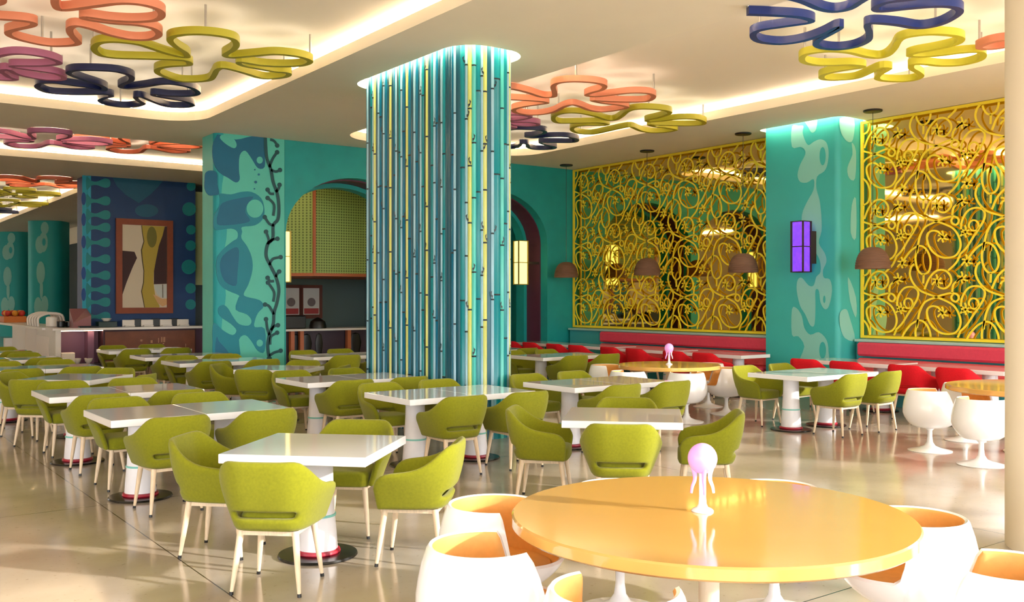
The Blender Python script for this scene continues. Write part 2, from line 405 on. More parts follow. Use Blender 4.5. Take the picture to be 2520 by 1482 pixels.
def pp(s, ci, off, sm=True):
    v = [(float(a.split(',')[0]), float(a.split(',')[1])) for a in s.split()]
    pts = [(-hw+t_+(x-455)/(915-455)*W_, hh-t_-(y-495)/(1335-495)*H_) for x, y in v]
    if sm: pts = crom(pts, 3)
    m2.cur = ci; m2.add([(x, .04-off, z) for x, z in pts], [tuple(range(len(pts)))])
pp('650,497 893,497 870,590 830,700 800,850 780,960 775,1060 780,1130 800,1250 840,1320 835,1334 680,1334 665,1240 650,1170 670,1080 675,960 660,850 650,750 675,660 660,570', 1, .002, False)
pp('455,760 580,768 606,830 560,930 500,1080 455,1215', 3, .002, False)
pp('893,497 914,497 914,1090 778,1096 780,960 800,850 830,700 870,590', 3, .003, False)
pp('782,1098 914,1094 914,1238 860,1236 815,1200 790,1150', 5, .004, False)
pp('770,1200 800,1210 860,1245 914,1245 914,1305 870,1325 820,1290', 6, .003, False)
pp(' '.join('%.0f,%.0f' % (758+52*math.cos(a), 612+108*math.sin(a)) for a in [2*PI*i/20 for i in range(20)]), 2, .005, False)
pp('648,497 656,497 664,570 680,660 656,750 665,850 680,960 676,1080 656,1170 670,1240 686,1334 678,1334 660,1240 646,1170 666,1080 670,960 654,850 644,750 670,660 656,570', 4, .006, False)
pp('866,1096 874,1096 876,1234 868,1234', 4, .006, False)
m2.build('canvas', PC, pic, smooth=0)

# far end of the hall
mb = MB(); mb.box(4, XW, 52, 52.2, 0, 4.3); structure(mb.build('wall_far', mat('far dark wall', (44, 56, 56), .6), smooth=0))
mb = MB(); mb.box(4, XW, 51.9, 52.25, 4.3, H); structure(mb.build('trim_3', CREAM, smooth=0))
mb = MB(); mb.box(9.3, 9.5, 26.25, 52, 0, H); structure(mb.build('wall_hall', mat('hall dark wall', (52, 62, 62), .6), smooth=0))
mb = MB(); mb.box(9.28, 9.3, 26.2, 52, 4.1, H); structure(mb.build('trim_4', CREAM, smooth=0))
FP = [mat('far pillar teal', (26, 164, 160), .55), mat('far pillar sage', (128, 192, 178), .55)]
def far_pillar(px0, px1, top, label):
    d = F_PX*(H-EYE)/(HY-top); w = (px1-px0)/F_PX*d; r = ((px0+px1)/2-CX)/F_PX*d
    X, Y = d*SN+r*CS, d*CS-r*SN
    mb = MB(); mb.cur = 0; mb.prism(rrect(-w/2, w/2, -w/2, w/2, .3*w), 0, H)
    def e(cx, cz, rx, rz, ci, off):
        mb.cur = ci; mb.add([(cx*w+rx*w*math.cos(2*PI*i/14), -w/2-off, cz+rz*math.sin(2*PI*i/14)) for i in range(14)], [tuple(range(14))])
    for cx, cz, rx, rz, ci, off in ((-.02, 3.85, .14, .35, 1, .01), (.08, 3.95, .13, .4, 1, .011), (.1, 3.95, .05, .15, 0, .02), (.0, 2.75, .13, .45, 1, .01), (.02, 2.1, .05, .4, 1, .01), (-.08, 1.4, .12, .4, 1, .01), (.12, 1.5, .11, .35, 1, .01), (.12, 4.5, .12, .25, 1, .01)): e(cx, cz, rx, rz, ci, off)
    o = mb.build('far_pillar', FP, smooth=40); o.location = (X, Y, 0); o.rotation_euler.z = -TH
    tag(o, label, 'pillar', 'far patterned pillars')
far_pillar(80, 161, 546, 'distant teal pillar with sage shapes, beside the blue partition')
far_pillar(0, 79, 573, 'farthest teal pillar with sage shapes, at the left picture edge')

# cream round pillar
mb = MB(); mb.lathe([(.45, 0), (.45, H)], 48)
o = mb.build('round_pillar', CREAM); o.location = (7.07, 2.98, 0); tag(o, 'plain cream round pillar at the right edge', 'pillar')

# ------------------------------------------------------------------ striped pillar
SM = [mat('stripe deep teal', (0, 84, 104), .35), mat('stripe teal', (0, 132, 142), .3), mat('stripe blue', (6, 108, 140), .25), mat('stripe haze', (144, 188, 204), .25),
      mat('stripe aqua', (86, 196, 186), .3), mat('stripe straw', (204, 208, 116), .3), mat('stripe bottle', (4, 62, 60), .35), mat('stripe knot', (4, 26, 34), .4)]
pil = thing('striped_pillar', 'large central pillar clad in teal, blue and yellow cane stripes', 'pillar', ((PX0+PX1)/2, (PY0+PY1)/2, 0))
ox, oy = (PX0+PX1)/2, (PY0+PY1)/2
mb = MB(); mb.prism([(x-ox, y-oy) for x, y in rrect(PX0+.03, PX1-.03, PY0+.03, PY1-.03, .25, 8)], 0, H+.12); mb.build('core', SM[0], pil)
per = [(x-ox, y-oy) for x, y in rrect(PX0, PX1, PY0, PY1, .28, 12)]
def dense(poly, step=.004):
    out = []
    n = len(poly)
    for i in range(n):
        a, b = poly[i], poly[(i+1) % n]; l = math.dist(a, b); k = max(1, int(l/step))
        for j in range(k): out.append((a[0]+(b[0]-a[0])*j/k, a[1]+(b[1]-a[1])*j/k))
    return out
D = dense(per); nD = len(D)
mb = MB(); rr = random.Random(11); i = 0
seq = [1, 6, 3, 2, 0, 3, 1, 2, 6, 1, 2, 0, 3, 6, 3, 2, 1, 0, 5, 2, 3, 1, 4, 6, 2, 0, 5, 1, 6, 3, 2, 3, 0, 2, 5, 1, 3, 0, 4, 1, 3, 0, 5, 4, 1, 4, 1, 3, 1, 4, 0]
q = qL = qF = 0
seqL = [0, 2, 3, 0, 1, 3, 5, 0, 3, 2, 6, 3, 2, 0, 5, 0, 2, 3, 6, 1, 3, 2, 6, 5, 2, 0, 3, 2, 0, 3, 1, 6, 5, 0, 1, 3, 2, 0, 3, 1, 0]
seqF = [4, 1, 3, 5, 0, 3, 1, 4, 3, 0, 3, 1, 4, 5, 3, 0]
while i < nD-6:
    if D[i][0] < -.30:
        c = seqL[qL % len(seqL)]; qL += 1
    else:
        c = seqF[qF % len(seqF)]; qF += 1
    q += 1
    w = {0: .07, 1: .065, 2: .065, 3: .042, 4: .06, 5: .05, 6: .05}[c]*rr.uniform(.8, 1.2)
    k = int(w/.004); j = min(i+k, nD-1)
    if nD-j < 10: j = nD-1
    bul = {0: .006, 6: .004, 1: .016, 2: .014, 3: .018, 4: .02, 5: .02}[c]
    cols = []
    for s_ in range(6):
        t = s_/5; e = i+t*(j-i); e0 = int(e) % nD; e1 = (e0+1) % nD; fr = e-int(e)
        x, y = D[e0][0]*(1-fr)+D[e1][0]*fr, D[e0][1]*(1-fr)+D[e1][1]*fr
        tx, ty = D[(e0+3) % nD][0]-D[e0-3][0], D[(e0+3) % nD][1]-D[e0-3][1]; l = math.hypot(tx, ty)
        nx, ny = ty/l, -tx/l; h = bul*math.sin(PI*t)
        cols.append((x+nx*h, y+ny*h, nx, ny))
    zs = [0.0]; z = rr.uniform(.2, .8)
    knots = []
    while z < H-.1:
        knots.append(z); z += rr.uniform(.55, 1.1)*(1.7 if c in (1, 2) else 1)
    lv = [(0, 0, c)]
    for kz in knots: lv += [(kz-.010, 0, 7), (kz-.004, .004, 7), (kz+.004, .004, 7), (kz+.010, 0, c)]
    lv.append((H+.12, 0, c))
    if c in (0, 6): lv = [(0, 0, c), (H+.12, 0, c)]
    n = 6; base = len(mb.v)
    for zz, ex, _ in lv:
        for (x, y, nx, ny) in cols: mb.v.append((x+nx*ex, y+ny*ex, zz))
    for a in range(len(lv)-1):
        for b in range(5):
            mb.f.append((base+a*n+b, base+a*n+b+1, base+(a+1)*n+b+1, base+(a+1)*n+b)); mb.m.append(7 if lv[a][2] == 7 else c)
    if c in (3, 4, 5):
        for kz in knots:            # small leaf bud beside a joint
            if rr.random() < .55:
                x, y, nx, ny = cols[rr.choice((1, 4))]
                tx, ty = -ny, nx; sg = rr.choice((-1, 1)); mb.cur = 7
                pts = [(0, .012), (.022*sg, .04), (.034*sg, .085), (.012*sg, .11), (.018*sg, .06), (-.004*sg, .05)]
                mb.add([(x+nx*.012+tx*a, y+ny*.012+ty*a, kz+b) for a, b in pts], [tuple(range(6))])
    i = j
mb.build('cane_cladding', SM, pil, smooth=50)

# ------------------------------------------------------------------ blob pillar
FPB = [mat('pillar turquoise', (52, 172, 168), .5, noise=.04, scale=2), mat('pillar sage', (128, 196, 186), .5)]
mb = MB(); mb.cur = 0; mb.prism([(XW, BY0), (XW, BY1), (BX0, BY1)]+[(BX0+.1-.1*math.cos(a), BY0+.1-.1*math.sin(a)) for a in [PI/2*i/6 for i in range(7)]], 0, H+.1)
def bxf(s, ci, off, k=3):
    pts = crom([at_X(px, py, BX0) for px, py in px_pts(s, 1940, 280, 2.39)], k)
    pts = [(min(max(y, BY0+.1), BY1), z) for y, z in pts]
    mb.cur = ci; mb.add([(BX0-off, y, z) for y, z in pts], [tuple(range(len(pts)))])
def byf(s, ci, off, k=3):
    pts = crom([at_Y(px, py, BY0) for px, py in px_pts(s, 1940, 280, 2.39)], k)
    pts = [(min(max(x, BX0+.02), XW), z) for x, z in pts]
    mb.cur = ci; mb.add([(x, BY0-off, z) for x, z in pts], [tuple(range(len(pts)))])
bxf('22,75 60,70 90,72 85,110 100,160 120,185 150,165 190,150 225,170 238,230 230,300 210,340 170,370 166,440 185,510 195,600 196,690 180,760 215,820 225,870 205,920 210,965 245,975 258,1040 240,1130 215,1150 190,1110 180,1040 160,1040 160,1130 155,1240 130,1245 100,1180 70,1130 50,1040 55,980 80,965 120,1010 150,1010 165,960 190,930 185,860 150,800 90,720 80,600 110,520 148,450 150,385 110,405 70,400 55,360 70,300 100,240 95,210 70,195 22,195', 1, .003)
bxf(circ(203, 250, 18, 54), 0, .006, 1); bxf(circ(213, 1092, 7, 22), 0, .006, 1)
bxf('22,1150 50,1145 80,1190 95,1260 130,1300 180,1285 225,1330 237,1400 225,1470 70,1470 95,1370 60,1310 22,1300', 1, .003)
bxf(circ(203, 1392, 20, 50), 0, .006, 1)
bxf('95,30 165,22 165,90 140,112 118,80', 1, .003)
byf('302,28 385,30 380,150 350,165 318,130 302,80', 1, .003); byf('372,170 397,220 392,380 358,380 346,320 376,240', 1, .003)
byf('372,540 397,500 397,730 366,700', 1, .003); byf('350,960 397,1080 397,1200 362,1100', 1, .003); byf('304,1170 340,1150 360,1200 392,1330 332,1320 304,1250', 1, .003)
tag(mb.build('blob_pillar', FPB, smooth=40), 'turquoise pillar with pale sage blobs between the two yellow lattice panels', 'pillar')

# ------------------------------------------------------------------ mirror panels and yellow lattice
LX = 14.66
def lt(s): return [at_X(px, py, LX) for px, py in px_pts(s, 2040, 480, 3.9)]
cell = [lt(s) for s in (
 '1085,400 1045,352 985,345 940,385 950,470 1000,550 1090,600 1200,590 1255,520 1255,430 1200,330 1110,280 1000,245 880,205 810,140 775,60 785,-10 815,-50',
 '850,500 870,400 920,310 1010,262 1100,225 1175,205 1225,215 1245,250 1220,285 1185,275 1172,245 1190,215',
 '850,500 828,600 840,690 870,745 905,762 950,740 972,680 968,600 930,520 870,488 790,530 720,620 700,670',
 '905,762 905,800 903,850',
 '645,590 700,530 760,430 810,350 850,270 850,205 800,172 720,190 665,270 652,360 675,420',
 '645,590 610,670 540,740',
 '850,480 845,560',
 '915,905 960,800 1030,728 1110,724 1165,780 1165,850 1110,898 1050,880 1035,830',
 '1180,205 1190,130 1225,90 1275,55')]
def ring(cx, cy, rx, ry): return lt(circ(cx, cy, rx, ry, 12))
ringsL = [ring(760, 332, 42, 48)]
stars = [lt('%f,%f' % c)[0] for c in ((1090, 405), (700, 655), (690, 390), (1035, 825), (1275, 55))]
HP, VP = 1.10, 1.22
def seg_strip(mb, pts, w, t, clip, closed=False):
    y0, y1, z0, z1 = clip
    n = len(pts); run = []
    def flush(run, cl=False):
        if len(run) < 2: return
        L_, R_ = [], []; m = len(run)
        for i, p in enumerate(run):
            a = run[(i-1) % m] if cl else run[max(i-1, 0)]; b = run[(i+1) % m] if cl else run[min(i+1, m-1)]
            dy, dz = b[0]-a[0], b[1]-a[1]; l = math.hypot(dy, dz) or 1
            L_.append((p[0]-dz/l*w/2, p[1]+dy/l*w/2)); R_.append((p[0]+dz/l*w/2, p[1]-dy/l*w/2))
        vs = []
        for a, b in zip(L_, R_): vs += [(LX, a[0], a[1]), (LX, b[0], b[1]), (LX+t, b[0], b[1]), (LX+t, a[0], a[1])]
        fs = []
        for i in range(m if cl else m-1):
            o, p = i*4, ((i+1) % m)*4
            for j in range(4): fs.append((o+j, o+(j+1) % 4, p+(j+1) % 4, p+j))
        mb.add(vs, fs)
    ins = [y0 < p[0] < y1 and z0 < p[1] < z1 for p in pts]
    if closed and all(ins): flush(pts, True); return
    for i in range(n):
        if ins[i]: run.append(pts[i])
        else: flush(run); run = []
    if closed and ins[0] and ins[-1]: run.append(pts[0])
    flush(run)
def lattice(mb, y0, y1, z0, z1):
    clip = (y0, y1, z0, z1)
    for iy in range(-9, 12):
        for iz in range(-3, 5):
            dy, dz = iy*HP, iz*VP
            for p in cell: seg_strip(mb, [(a+dy, b+dz) for a, b in crom(p, 4, False)], .029, .014, clip)
            for p in ringsL: seg_strip(mb, [(a+dy, b+dz) for a, b in crom(p, 2)], .026, .014, clip, True)
            for (a, b) in stars:
                a += dy; b += dz
                if not (y0+.12 < a < y1-.12 and z0+.12 < b < z1-.12): continue
                for k in range(6):
                    an = PI/3*k+.4; c_, s_ = math.cos(an), math.sin(an); L2 = .105 if k % 2 else .085
                    seg_strip(mb, [(a, b), (a+c_*L2*.6-s_*.012, b+s_*L2*.6+c_*.012), (a+c_*L2, b+s_*L2)], .026, .014, clip)
ZL0, ZL1 = 1.06, H-.01
for (y0, y1, lab) in ((BY1+.02, YW-.02, 'left yellow scrollwork screen in front of a bronze mirror, beside the teal arch wall'), (3.2, BY0-.02, 'right yellow scrollwork screen in front of a bronze mirror, beside the cream pillar')):
    t = thing('lattice_screen', lab, 'screen', (LX, (y0+y1)/2, ZL0), 0, 'yellow scrollwork screens')
    off = Vector((LX, (y0+y1)/2, ZL0))
    mb = MB(); lattice(mb, y0+.03, y1-.03, ZL0+.03, ZL1-.02); mb.v = [tuple(Vector(v)-off) for v in mb.v]
    mb.build('scrollwork', YELLOW, t, smooth=0, recalc=False)
    mb = MB(); f = .045
    mb.box(LX-.01, LX+.03, y0, y1, ZL0, ZL0+f); mb.box(LX-.01, LX+.03, y0, y1, ZL1-f, ZL1); mb.box(LX-.01, LX+.03, y0, y0+f, ZL0+f, ZL1-f); mb.box(LX-.01, LX+.03, y1-f, y1, ZL0+f, ZL1-f)
    mb.v = [tuple(Vector(v)-off) for v in mb.v]; mb.build('frame', YFRAME, t, smooth=0)
    mb = MB(); mb.box(XW-.025, XW-.002, y0, y1, ZL0, ZL1)
    o = mb.build('mirror', MIRROR, smooth=0)
    tag(o, 'large bronze wall mirror behind the '+lab.split()[0]+' yellow scrollwork screen', 'mirror', 'wall mirrors')

# ------------------------------------------------------------------ banquettes
def banquette(y0, y1, lab, plinth_y1=None):
    t = thing('banquette', lab, 'bench', (14.2, (y0+y1)/2, 0), 0, 'banquettes under the screens')
    cy = (y0+y1)/2; py1 = plinth_y1 or y1
    def P_(nm, m, x0, x1, a, b, z0, z1, bv=.02):
        q = MB(); q.rbox(x0-14.2, x1-14.2, a-cy, b-cy, z0, z1, bv); return q.build(nm, m, t, smooth=0)
    P_('plinth', TEALP, 14.02, XW-.01, y0, y1, 0, .34, .004)
    P_('back_panel', TEALP, 14.50, XW-.01, y0, py1, .34, 1.0, .004)
    P_('ledge', LEDGE, 14.44, XW-.01, y0, py1, 1.0, 1.045, .006)
    P_('seat_cushion', PINKB, 13.92, 14.42, y0+.06, y1-.1, .34, .47, .03)
    P_('lower_back_cushion', SALMON, 14.36, 14.50, y0+.06, y1-.1, .47, .73, .03)
    P_('upper_back_cushion', PINKB, 14.34, 14.50, y0+.06, y1-.1, .765, .995, .035)
banquette(BY1+.02, 16.2, 'pink upholstered banquette along the wall left of the blob pillar', 17.3)
banquette(3.4, BY0-.04, 'pink upholstered banquette along the wall right of the blob pillar')

# ------------------------------------------------------------------ armchair
def make_chair(fab, name, cat='chair'):
    def fn():
        t = thing(name, '', cat)
        top = [(0, -.285), (.06, -.285), (.12, -.283), (.17, -.275), (.215, -.25), (.26, -.20), (.29, -.12), (.305, -.03), (.31, .06), (.305, .14), (.298, .20), (.292, .235)]
        bot = [(0, -.205), (.06, -.205), (.105, -.204), (.14, -.20), (.165, -.188), (.186, -.155), (.196, -.10), (.205, -.03), (.21, .05), (.213, .13), (.213, .18), (.212, .205)]
        zt = [.800, .800, .800, .802, .800, .742, .672, .638, .628, .618, .590, .52]
        fr = [0, .155, .185, .30, .33, .48, .66, .84, 1.0]
        n = len(top); cols = []
        for s_ in range(-(n-1), n):
            k = abs(s_); sg = -1 if s_ < 0 else 1; col = []
            for f_ in fr:
                z = .375+(zt[k]-.375)*f_
                u = (z-.375)/(.62-.375); u = max(0, u); u = u if u < 1 else 1+(u-1)*.35
                x = bot[k][0]+(top[k][0]-bot[k][0])*min(u, 1.25); y = bot[k][1]+(top[k][1]-bot[k][1])*u
                if k <= 3: x = bot[k][0]+(top[k][0]-bot[k][0])*min(u, 1)
                col.append((sg*x, y, z))
            cols.append(col)
        mb = MB(); m = len(fr)
        for c in cols: mb.v += c
        for a in range(len(cols)-1):
            for b in range(m-1):
                if b == 2 and abs(a+.5-(n-1)) < 4.2: continue
                mb.f.append((a*m+b, (a+1)*m+b, (a+1)*m+b+1, a*m+b+1)); mb.m.append(0)
        o = mb.build('back_and_arms', fab, t, recalc=False)
        bake(o, [('SOLIDIFY', dict(thickness=.042, offset=0)), ('SUBSURF', dict(levels=1, render_levels=1))])
        o.data.polygons.foreach_set('use_smooth', [True]*len(o.data.polygons))
        half = [(x*.93, y*.93+.0) for x, y in bot]
        ring_ = [(-x, y) for x, y in reversed(half[1:])]+half
        ring_ = ring_+[(.15, .222), (0, .228), (-.15, .222)]
        mb = MB(); k = len(ring_)
        lv = [(.37, .96), (.385, 1), (.455, 1.0), (.475, .95), (.482, .80), (.484, .4)]
        for z, s_ in lv: mb.v += [(x*s_, y*s_, z) for x, y in ring_]
        for a in range(len(lv)-1):
            for b in range(k): mb.f.append((a*k+b, a*k+(b+1) % k, (a+1)*k+(b+1) % k, (a+1)*k+b)); mb.m.append(0)
        mb.f.append(tuple(range(k-1, -1, -1))); mb.m.append(0); mb.f.append(tuple((len(lv)-1)*k+b for b in range(k))); mb.m.append(0)
        mb.build('seat', fab, t, smooth=60)
        mb = MB(); mb.box(-.175, .175, -.18, -.155, .345, .37); mb.box(-.175, .175, .155, .18, .345, .37); mb.box(-.175, -.15, -.155, .155, .345, .37); mb.box(.15, .175, -.155, .155, .345, .37)
        mb.build('seat_frame', WOOD, t, smooth=0)
        for sx in (-1, 1):
            for sy in (-1, 1):
                mb = MB(); mb.sweep([(sx*.165, sy*.165, .372), (sx*.19, sy*.195, .15), (sx*.205, sy*.213, .018)], [.022, .017, .011], 12)
                l = mb.build('leg', WOOD, t)
                mb = MB(); mb.sweep([(sx*.205, sy*.213, .02), (sx*.2065, sy*.2145, 0)], [.0125, .0125], 10); mb.build('foot_cap', BLACK, l)
        return t
    return fn
green = Maker(make_chair(GREEN, 'armchair')); red = Maker(make_chair(RED, 'armchair'))

# ------------------------------------------------------------------ tables
def pedestal(t, x, y):
    mb = MB(); mb.lathe([(.10, .70), (.103, .5), (.112, .3), (.125, .16), (.132, .05), (.132, .04)], 32, (x, y, 0)); p = mb.build('pedestal', WHITEP, t, smooth=40)
    mb = MB(); mb.lathe([(.114, .268), (.121, .27), (.121, .284), (.112, .286)], 32, (x, y, 0)); mb.build('upper_ring', RINGT, p, smooth=40)
    mb = MB(); mb.lathe([(.148, .022), (.152, .03), (.148, .044), (.134, .05)], 32, (x, y, 0)); mb.build('lower_ring', RINGR, p, smooth=40)
    mb = MB(); mb.lathe([(.262, 0), (.268, .006), (.262, .018), (.15, .024)], 40, (x, y, 0)); mb.build('base_disc', DISC, t, smooth=40)
def make_long():
    t = thing('long_table', '', 'table')
    for x0, x1 in ((-.775, -.0015), (.0015, .775)):
        mb = MB(); mb.rbox(x0, x1, -.475, .475, .69, .75, .004); mb.build('tabletop', WHITE, t, smooth=0)
    pedestal(t, -.40, .06); pedestal(t, .36, .06)
    return t
def make_square():
    t = thing('square_table', '', 'table')
    mb = MB(); mb.rbox(-.485, .485, -.485, .485, .69, .75, .004); mb.build('tabletop', WHITE, t, smooth=0)
    pedestal(t, 0, 0); return t
long_t = Maker(make_long); square_t = Maker(make_square)
LONG = [
 (1.98, 8.11, 'the first long table of the left row', 'pale'),
 (1.95, 10.37, 'the second long table of the left row', ''),
 (1.92, 14.60, 'the third long table of the left row', ''),
 (1.90, 17.00, 'the fourth long table of the left row', ''),
 (1.90, 19.40, 'the farthest long table of the left row', ''),
 (4.73, 8.06, 'the long table in front of the striped pillar', ''),
 (4.70, 10.35, 'the long table left of the striped pillar', ''),
 (4.55, 14.60, 'the long table nearer the seaweed pillar', ''),
 (4.55, 16.42, 'the long table touching the seaweed pillar', ''),
 (4.55, 18.80, 'the long table nearest the buffet counter', ''),
 (6.82, 8.05, 'the long table right of the striped pillar', ''),
 (6.85, 14.85, 'the long table between seaweed and striped pillars', ''),
 (9.88, 12.48, 'the long table behind the middle round table', ''),
 (9.90, 14.80, 'the far long table by the arches', ''),
 (10.10, 7.42, 'the long table between both far round tables', ''),
]
rr = random.Random(5)
for x0, y0, ph, _ in LONG:
    long_t((x0+.775, y0+.475, 0), 0, 'glossy white '+ph[4:].replace('long table', 'two part long table', 1), 'long white tables')
    seats = [(.42, -.10, 0, 'near left seat'), (1.17, -.10, 0, 'near right seat'), (.42, 1.16, PI, 'far left seat'), (1.17, 1.16, PI, 'far right seat')]
    for dx, dy, rz, pos in seats:
        if (x0, y0) == (10.10, 7.42): dx += .08
        Y = y0+dy
        if abs(y0-16.42) < .01 and rz: 
            continue
        if abs(y0-18.8) < .01 and not rz: Y = y0-.02
        if abs(y0-16.42) < .01: Y = y0-.05
        if (x0, y0) == (4.55, 14.60) and rz: Y = y0+1.05
        green((x0+dx+rr.uniform(-.015, .015), Y+rr.uniform(-.03, .02), 0), rz+rr.uniform(-.04, .04), 'green armchair, '+pos+' of '+ph[4:], 'green armchairs')
SQ = [(2.79, 5.98, 'the nearest square table'), (5.60, 5.97, 'the square table beside the big round table'), (2.75, 12.95, 'the left square table farther back'), (5.45, 12.93, 'the square table left of the pillar, farther back')]
for x, y, ph in SQ:
    square_t((x, y, 0), PI/4, 'glossy white '+ph[4:].replace('square table', 'square pedestal table', 1), 'square white tables')
    for k, pos in enumerate(('near right seat', 'far right seat', 'far left seat', 'near left seat')):
        a = [-PI/4, PI/4, 3*PI/4, -3*PI/4][k]
        # outward direction a; chair faces the table
        r = .69 if k == 3 else .68
        pos = {0: 'right front seat', 1: 'rear seat', 2: 'left rear seat', 3: 'front seat'}[k]
        green((x+r*math.cos(a), y+r*math.sin(a), 0), a+PI/2+rr.uniform(-.04, .04), 'green armchair, '+pos+' of '+ph[4:], 'green armchairs')
# tables at the banquettes, red armchairs opposite
def make_bench_table():
    t = thing('banquette_table', '', 'table')
    mb = MB(); mb.rbox(-.39, .39, -.77, .77, .69, .75, .004); mb.build('tabletop', WHITE, t, smooth=0)
    pedestal(t, 0, -.38); pedestal(t, 0, .38); return t
bt = Maker(make_bench_table)
ords = ['right end table', 'second table from the right', 'first table left of the blob pillar', 'second table left of the blob pillar', 'third table left of the blob pillar', 'table nearest the arch wall']
for (ys, nm) in zip((6.4, 8.1, 10.9, 12.6, 14.3, 15.95), ords):
    if nm.startswith('table nearest'): cy = ys+.665
    else: cy = ys+.77
    bt((13.38, cy, 0), 0, 'white banquette table, '+nm+(' along the pink banquette' if 'arch' not in nm else ' corner'), 'banquette tables')
    for k, (dy, pos) in enumerate(((-.30, 'right'), (.42, 'left'))):
        red((12.80, cy+dy, 0), -PI/2+rr.uniform(-.05, .05), 'red armchair, '+pos+' one of two at the '+nm, 'red armchairs')

# ------------------------------------------------------------------ round tables
def make_round(R):
    def fn():
        t = thing('round_table', '', 'table')
        mb = MB(); mb.lathe([(.05, .69), (R-.012, .69), (R, .70), (R, .742), (R-.008, .75), (.05, .75)], 96); mb.build('tabletop', ORANGE, t, smooth=40)
        mb = MB(); mb.lathe([(.30, 0), (.31, .008), (.24, .02), (.12, .045), (.06, .09), (.047, .16), (.047, .60), (.075, .66), (.16, .69)], 40); mb.build('pedestal', CREAM, t, smooth=50)
        return t
    return fn
big = Maker(make_round(.91))
R1, R2, R3 = (3.35, 3.00), (10.40, 10.10), (11.12, 5.15)
big((*R1, 0), 0, 'large orange round table in the right foreground', 'orange round tables')
small = Maker(make_round(.76))
small((*R2, 0), 0, 'orange round table before the banquette, with a pink lamp', 'orange round tables')
big((*R3, 0), 0, 'orange round table half hidden by the cream pillar', 'orange round tables')

def make_cup():
    t = thing('cup_chair', '', 'chair')
    prof = [(.03, .255), (.10, .258), (.17, .275), (.228, .315), (.268, .37), (.290, .435), (.288, .51), (.273, .59), (.256, .65), (.243, .685)]
    def rad(z):
        for (r0, z0), (r1, z1) in zip(prof, prof[1:]):
            if z <= z1: return r0+(r1-r0)*max(0, (z-z0)/(z1-z0))
        return prof[-1][0]
    angs = []
    a = -180
    while a <= 180:
        angs.append(a); a += 6
    angs = sorted(set([x for x in angs if not (46 < abs(x) < 67)]+[s*v for s in (-1, 1) for v in (47, 50, 52.5, 55, 58, 62, 67)]))
    angs = [x for x in angs if x < 180]
    def top(phi):
        a = abs(phi)
        if a >= 58: return .685
        if a >= 55: return .655
        if a >= 52.5: return .59
        if a >= 50: return .51
        if a >= 47: return .455
        return .435
    def pt(phi, r, z):
        a = math.radians(phi)+PI/2
        if abs(phi) < 58 and r > .05: r += .075*max(0, math.cos(math.radians(phi*90/58)))*min(1, max(0, (z-.26)/.16))
        return (r*math.cos(a), r*math.sin(a), z)
    fr = [0, .05, .12, .2, .3, .42, .56, .7, .85, 1.0]
    mb = MB(); m = len(fr)+2; n = len(angs)
    for phi in angs:
        zt = top(phi); zb = .2552
        for f_ in fr:
            z = zb+(zt-zb)*f_; r = rad(z) if f_ > 0 else .03
            mb.v.append(pt(phi, r, z))
        r = rad(zt); mb.v.append(pt(phi, r-.010, zt+.012)); mb.v.append(pt(phi, r-.024, zt+.006))
    for a in range(n):
        for b in range(m-1): mb.f.append((a*m+b, ((a+1) % n)*m+b, ((a+1) % n)*m+b+1, a*m+b+1)); mb.m.append(0)
    mb.f.append(tuple(a*m for a in range(n))); mb.m.append(0)
    mb.build('shell', SHELLW, t, smooth=55)
    mb = MB(); k = 5
    for phi in angs:
        zt = top(phi)
        r = rad(zt); mb.v.append(pt(phi, r-.024, zt+.006)); mb.v.append(pt(phi, r-.032, zt-.006))
        for f_ in (.66, .33, 0):
            z = .39+(zt-.01-.39)*f_; mb.v.append(pt(phi, rad(z)-.036, z))
    for a in range(n):
        for b in range(k-1): mb.f.append((a*k+b, ((a+1) % n)*k+b, ((a+1) % n)*k+b+1, a*k+b+1)); mb.m.append(0)
    mb.build('lining', SHELLO, t, smooth=55)
    mb = MB(); mb.lathe([(.236, .37), (.246, .385), (.24, .41), (.20, .425), (.05, .43)], 40); mb.v = [(x, y*(1.22 if y > 0 else 1), z) for x, y, z in mb.v]; mb.build('seat_cushion', SHELLO, t, smooth=50)
    mb = MB(); mb.lathe([(.235, 0), (.24, .006), (.20, .016), (.12, .034), (.06, .06), (.034, .10), (.026, .16), (.026, .23), (.05, .257)], 40); mb.build('tulip_base', SHELLW, t, smooth=50)
    return t
cup = Maker(make_cup)
def cam(d, r): return (d*SN+r*CS, d*CS-r*SN)
def put_cups(c, lst, ph):
    for (d, r, lab) in lst:
        x, y = cam(d, r); a = math.atan2(c[1]-y, c[0]-x)
        cup((x, y, 0), a-PI/2, lab, 'white cup chairs')
put_cups(R1, [(4.86, -.09, 'white cup chair left rear of the foreground orange table'), (4.06, -.12, 'white cup chair left front of the foreground orange table'),
  (3.44, .37, 'white cup chair cut by the bottom edge, in front of the foreground table'), (3.10, 1.36, 'white cup chair at bottom right, only its arm tip showing'),
  (4.57, 1.925, 'white cup chair right rear of the foreground orange table'), (3.74, 1.95, 'white cup chair in the bottom right corner'),
  (5.30, .60, 'white cup chair behind the foreground table, only its left stem showing'), (5.28, 1.45, 'white cup chair behind the foreground table, only its right stem showing')], '')
put_cups(R2, [(15.0, 1.48, 'white cup chair left rear of the middle orange table'), (13.7, 1.66, 'white cup chair left front of the middle orange table'),
  (13.45, 2.46, 'white cup chair in front of the middle orange table'), (14.35, 3.22, 'white cup chair right of the middle orange table'), (15.35, 3.15, 'white cup chair behind right of the middle orange table')], '')
put_cups(R3, [(10.9, 4.77, 'white cup chair left of the orange table by the cream pillar'), (9.97, 4.90, 'white cup chair in front of the orange table by the cream pillar'),
  (11.7, 5.55, 'white cup chair behind the orange table by the cream pillar')], '')

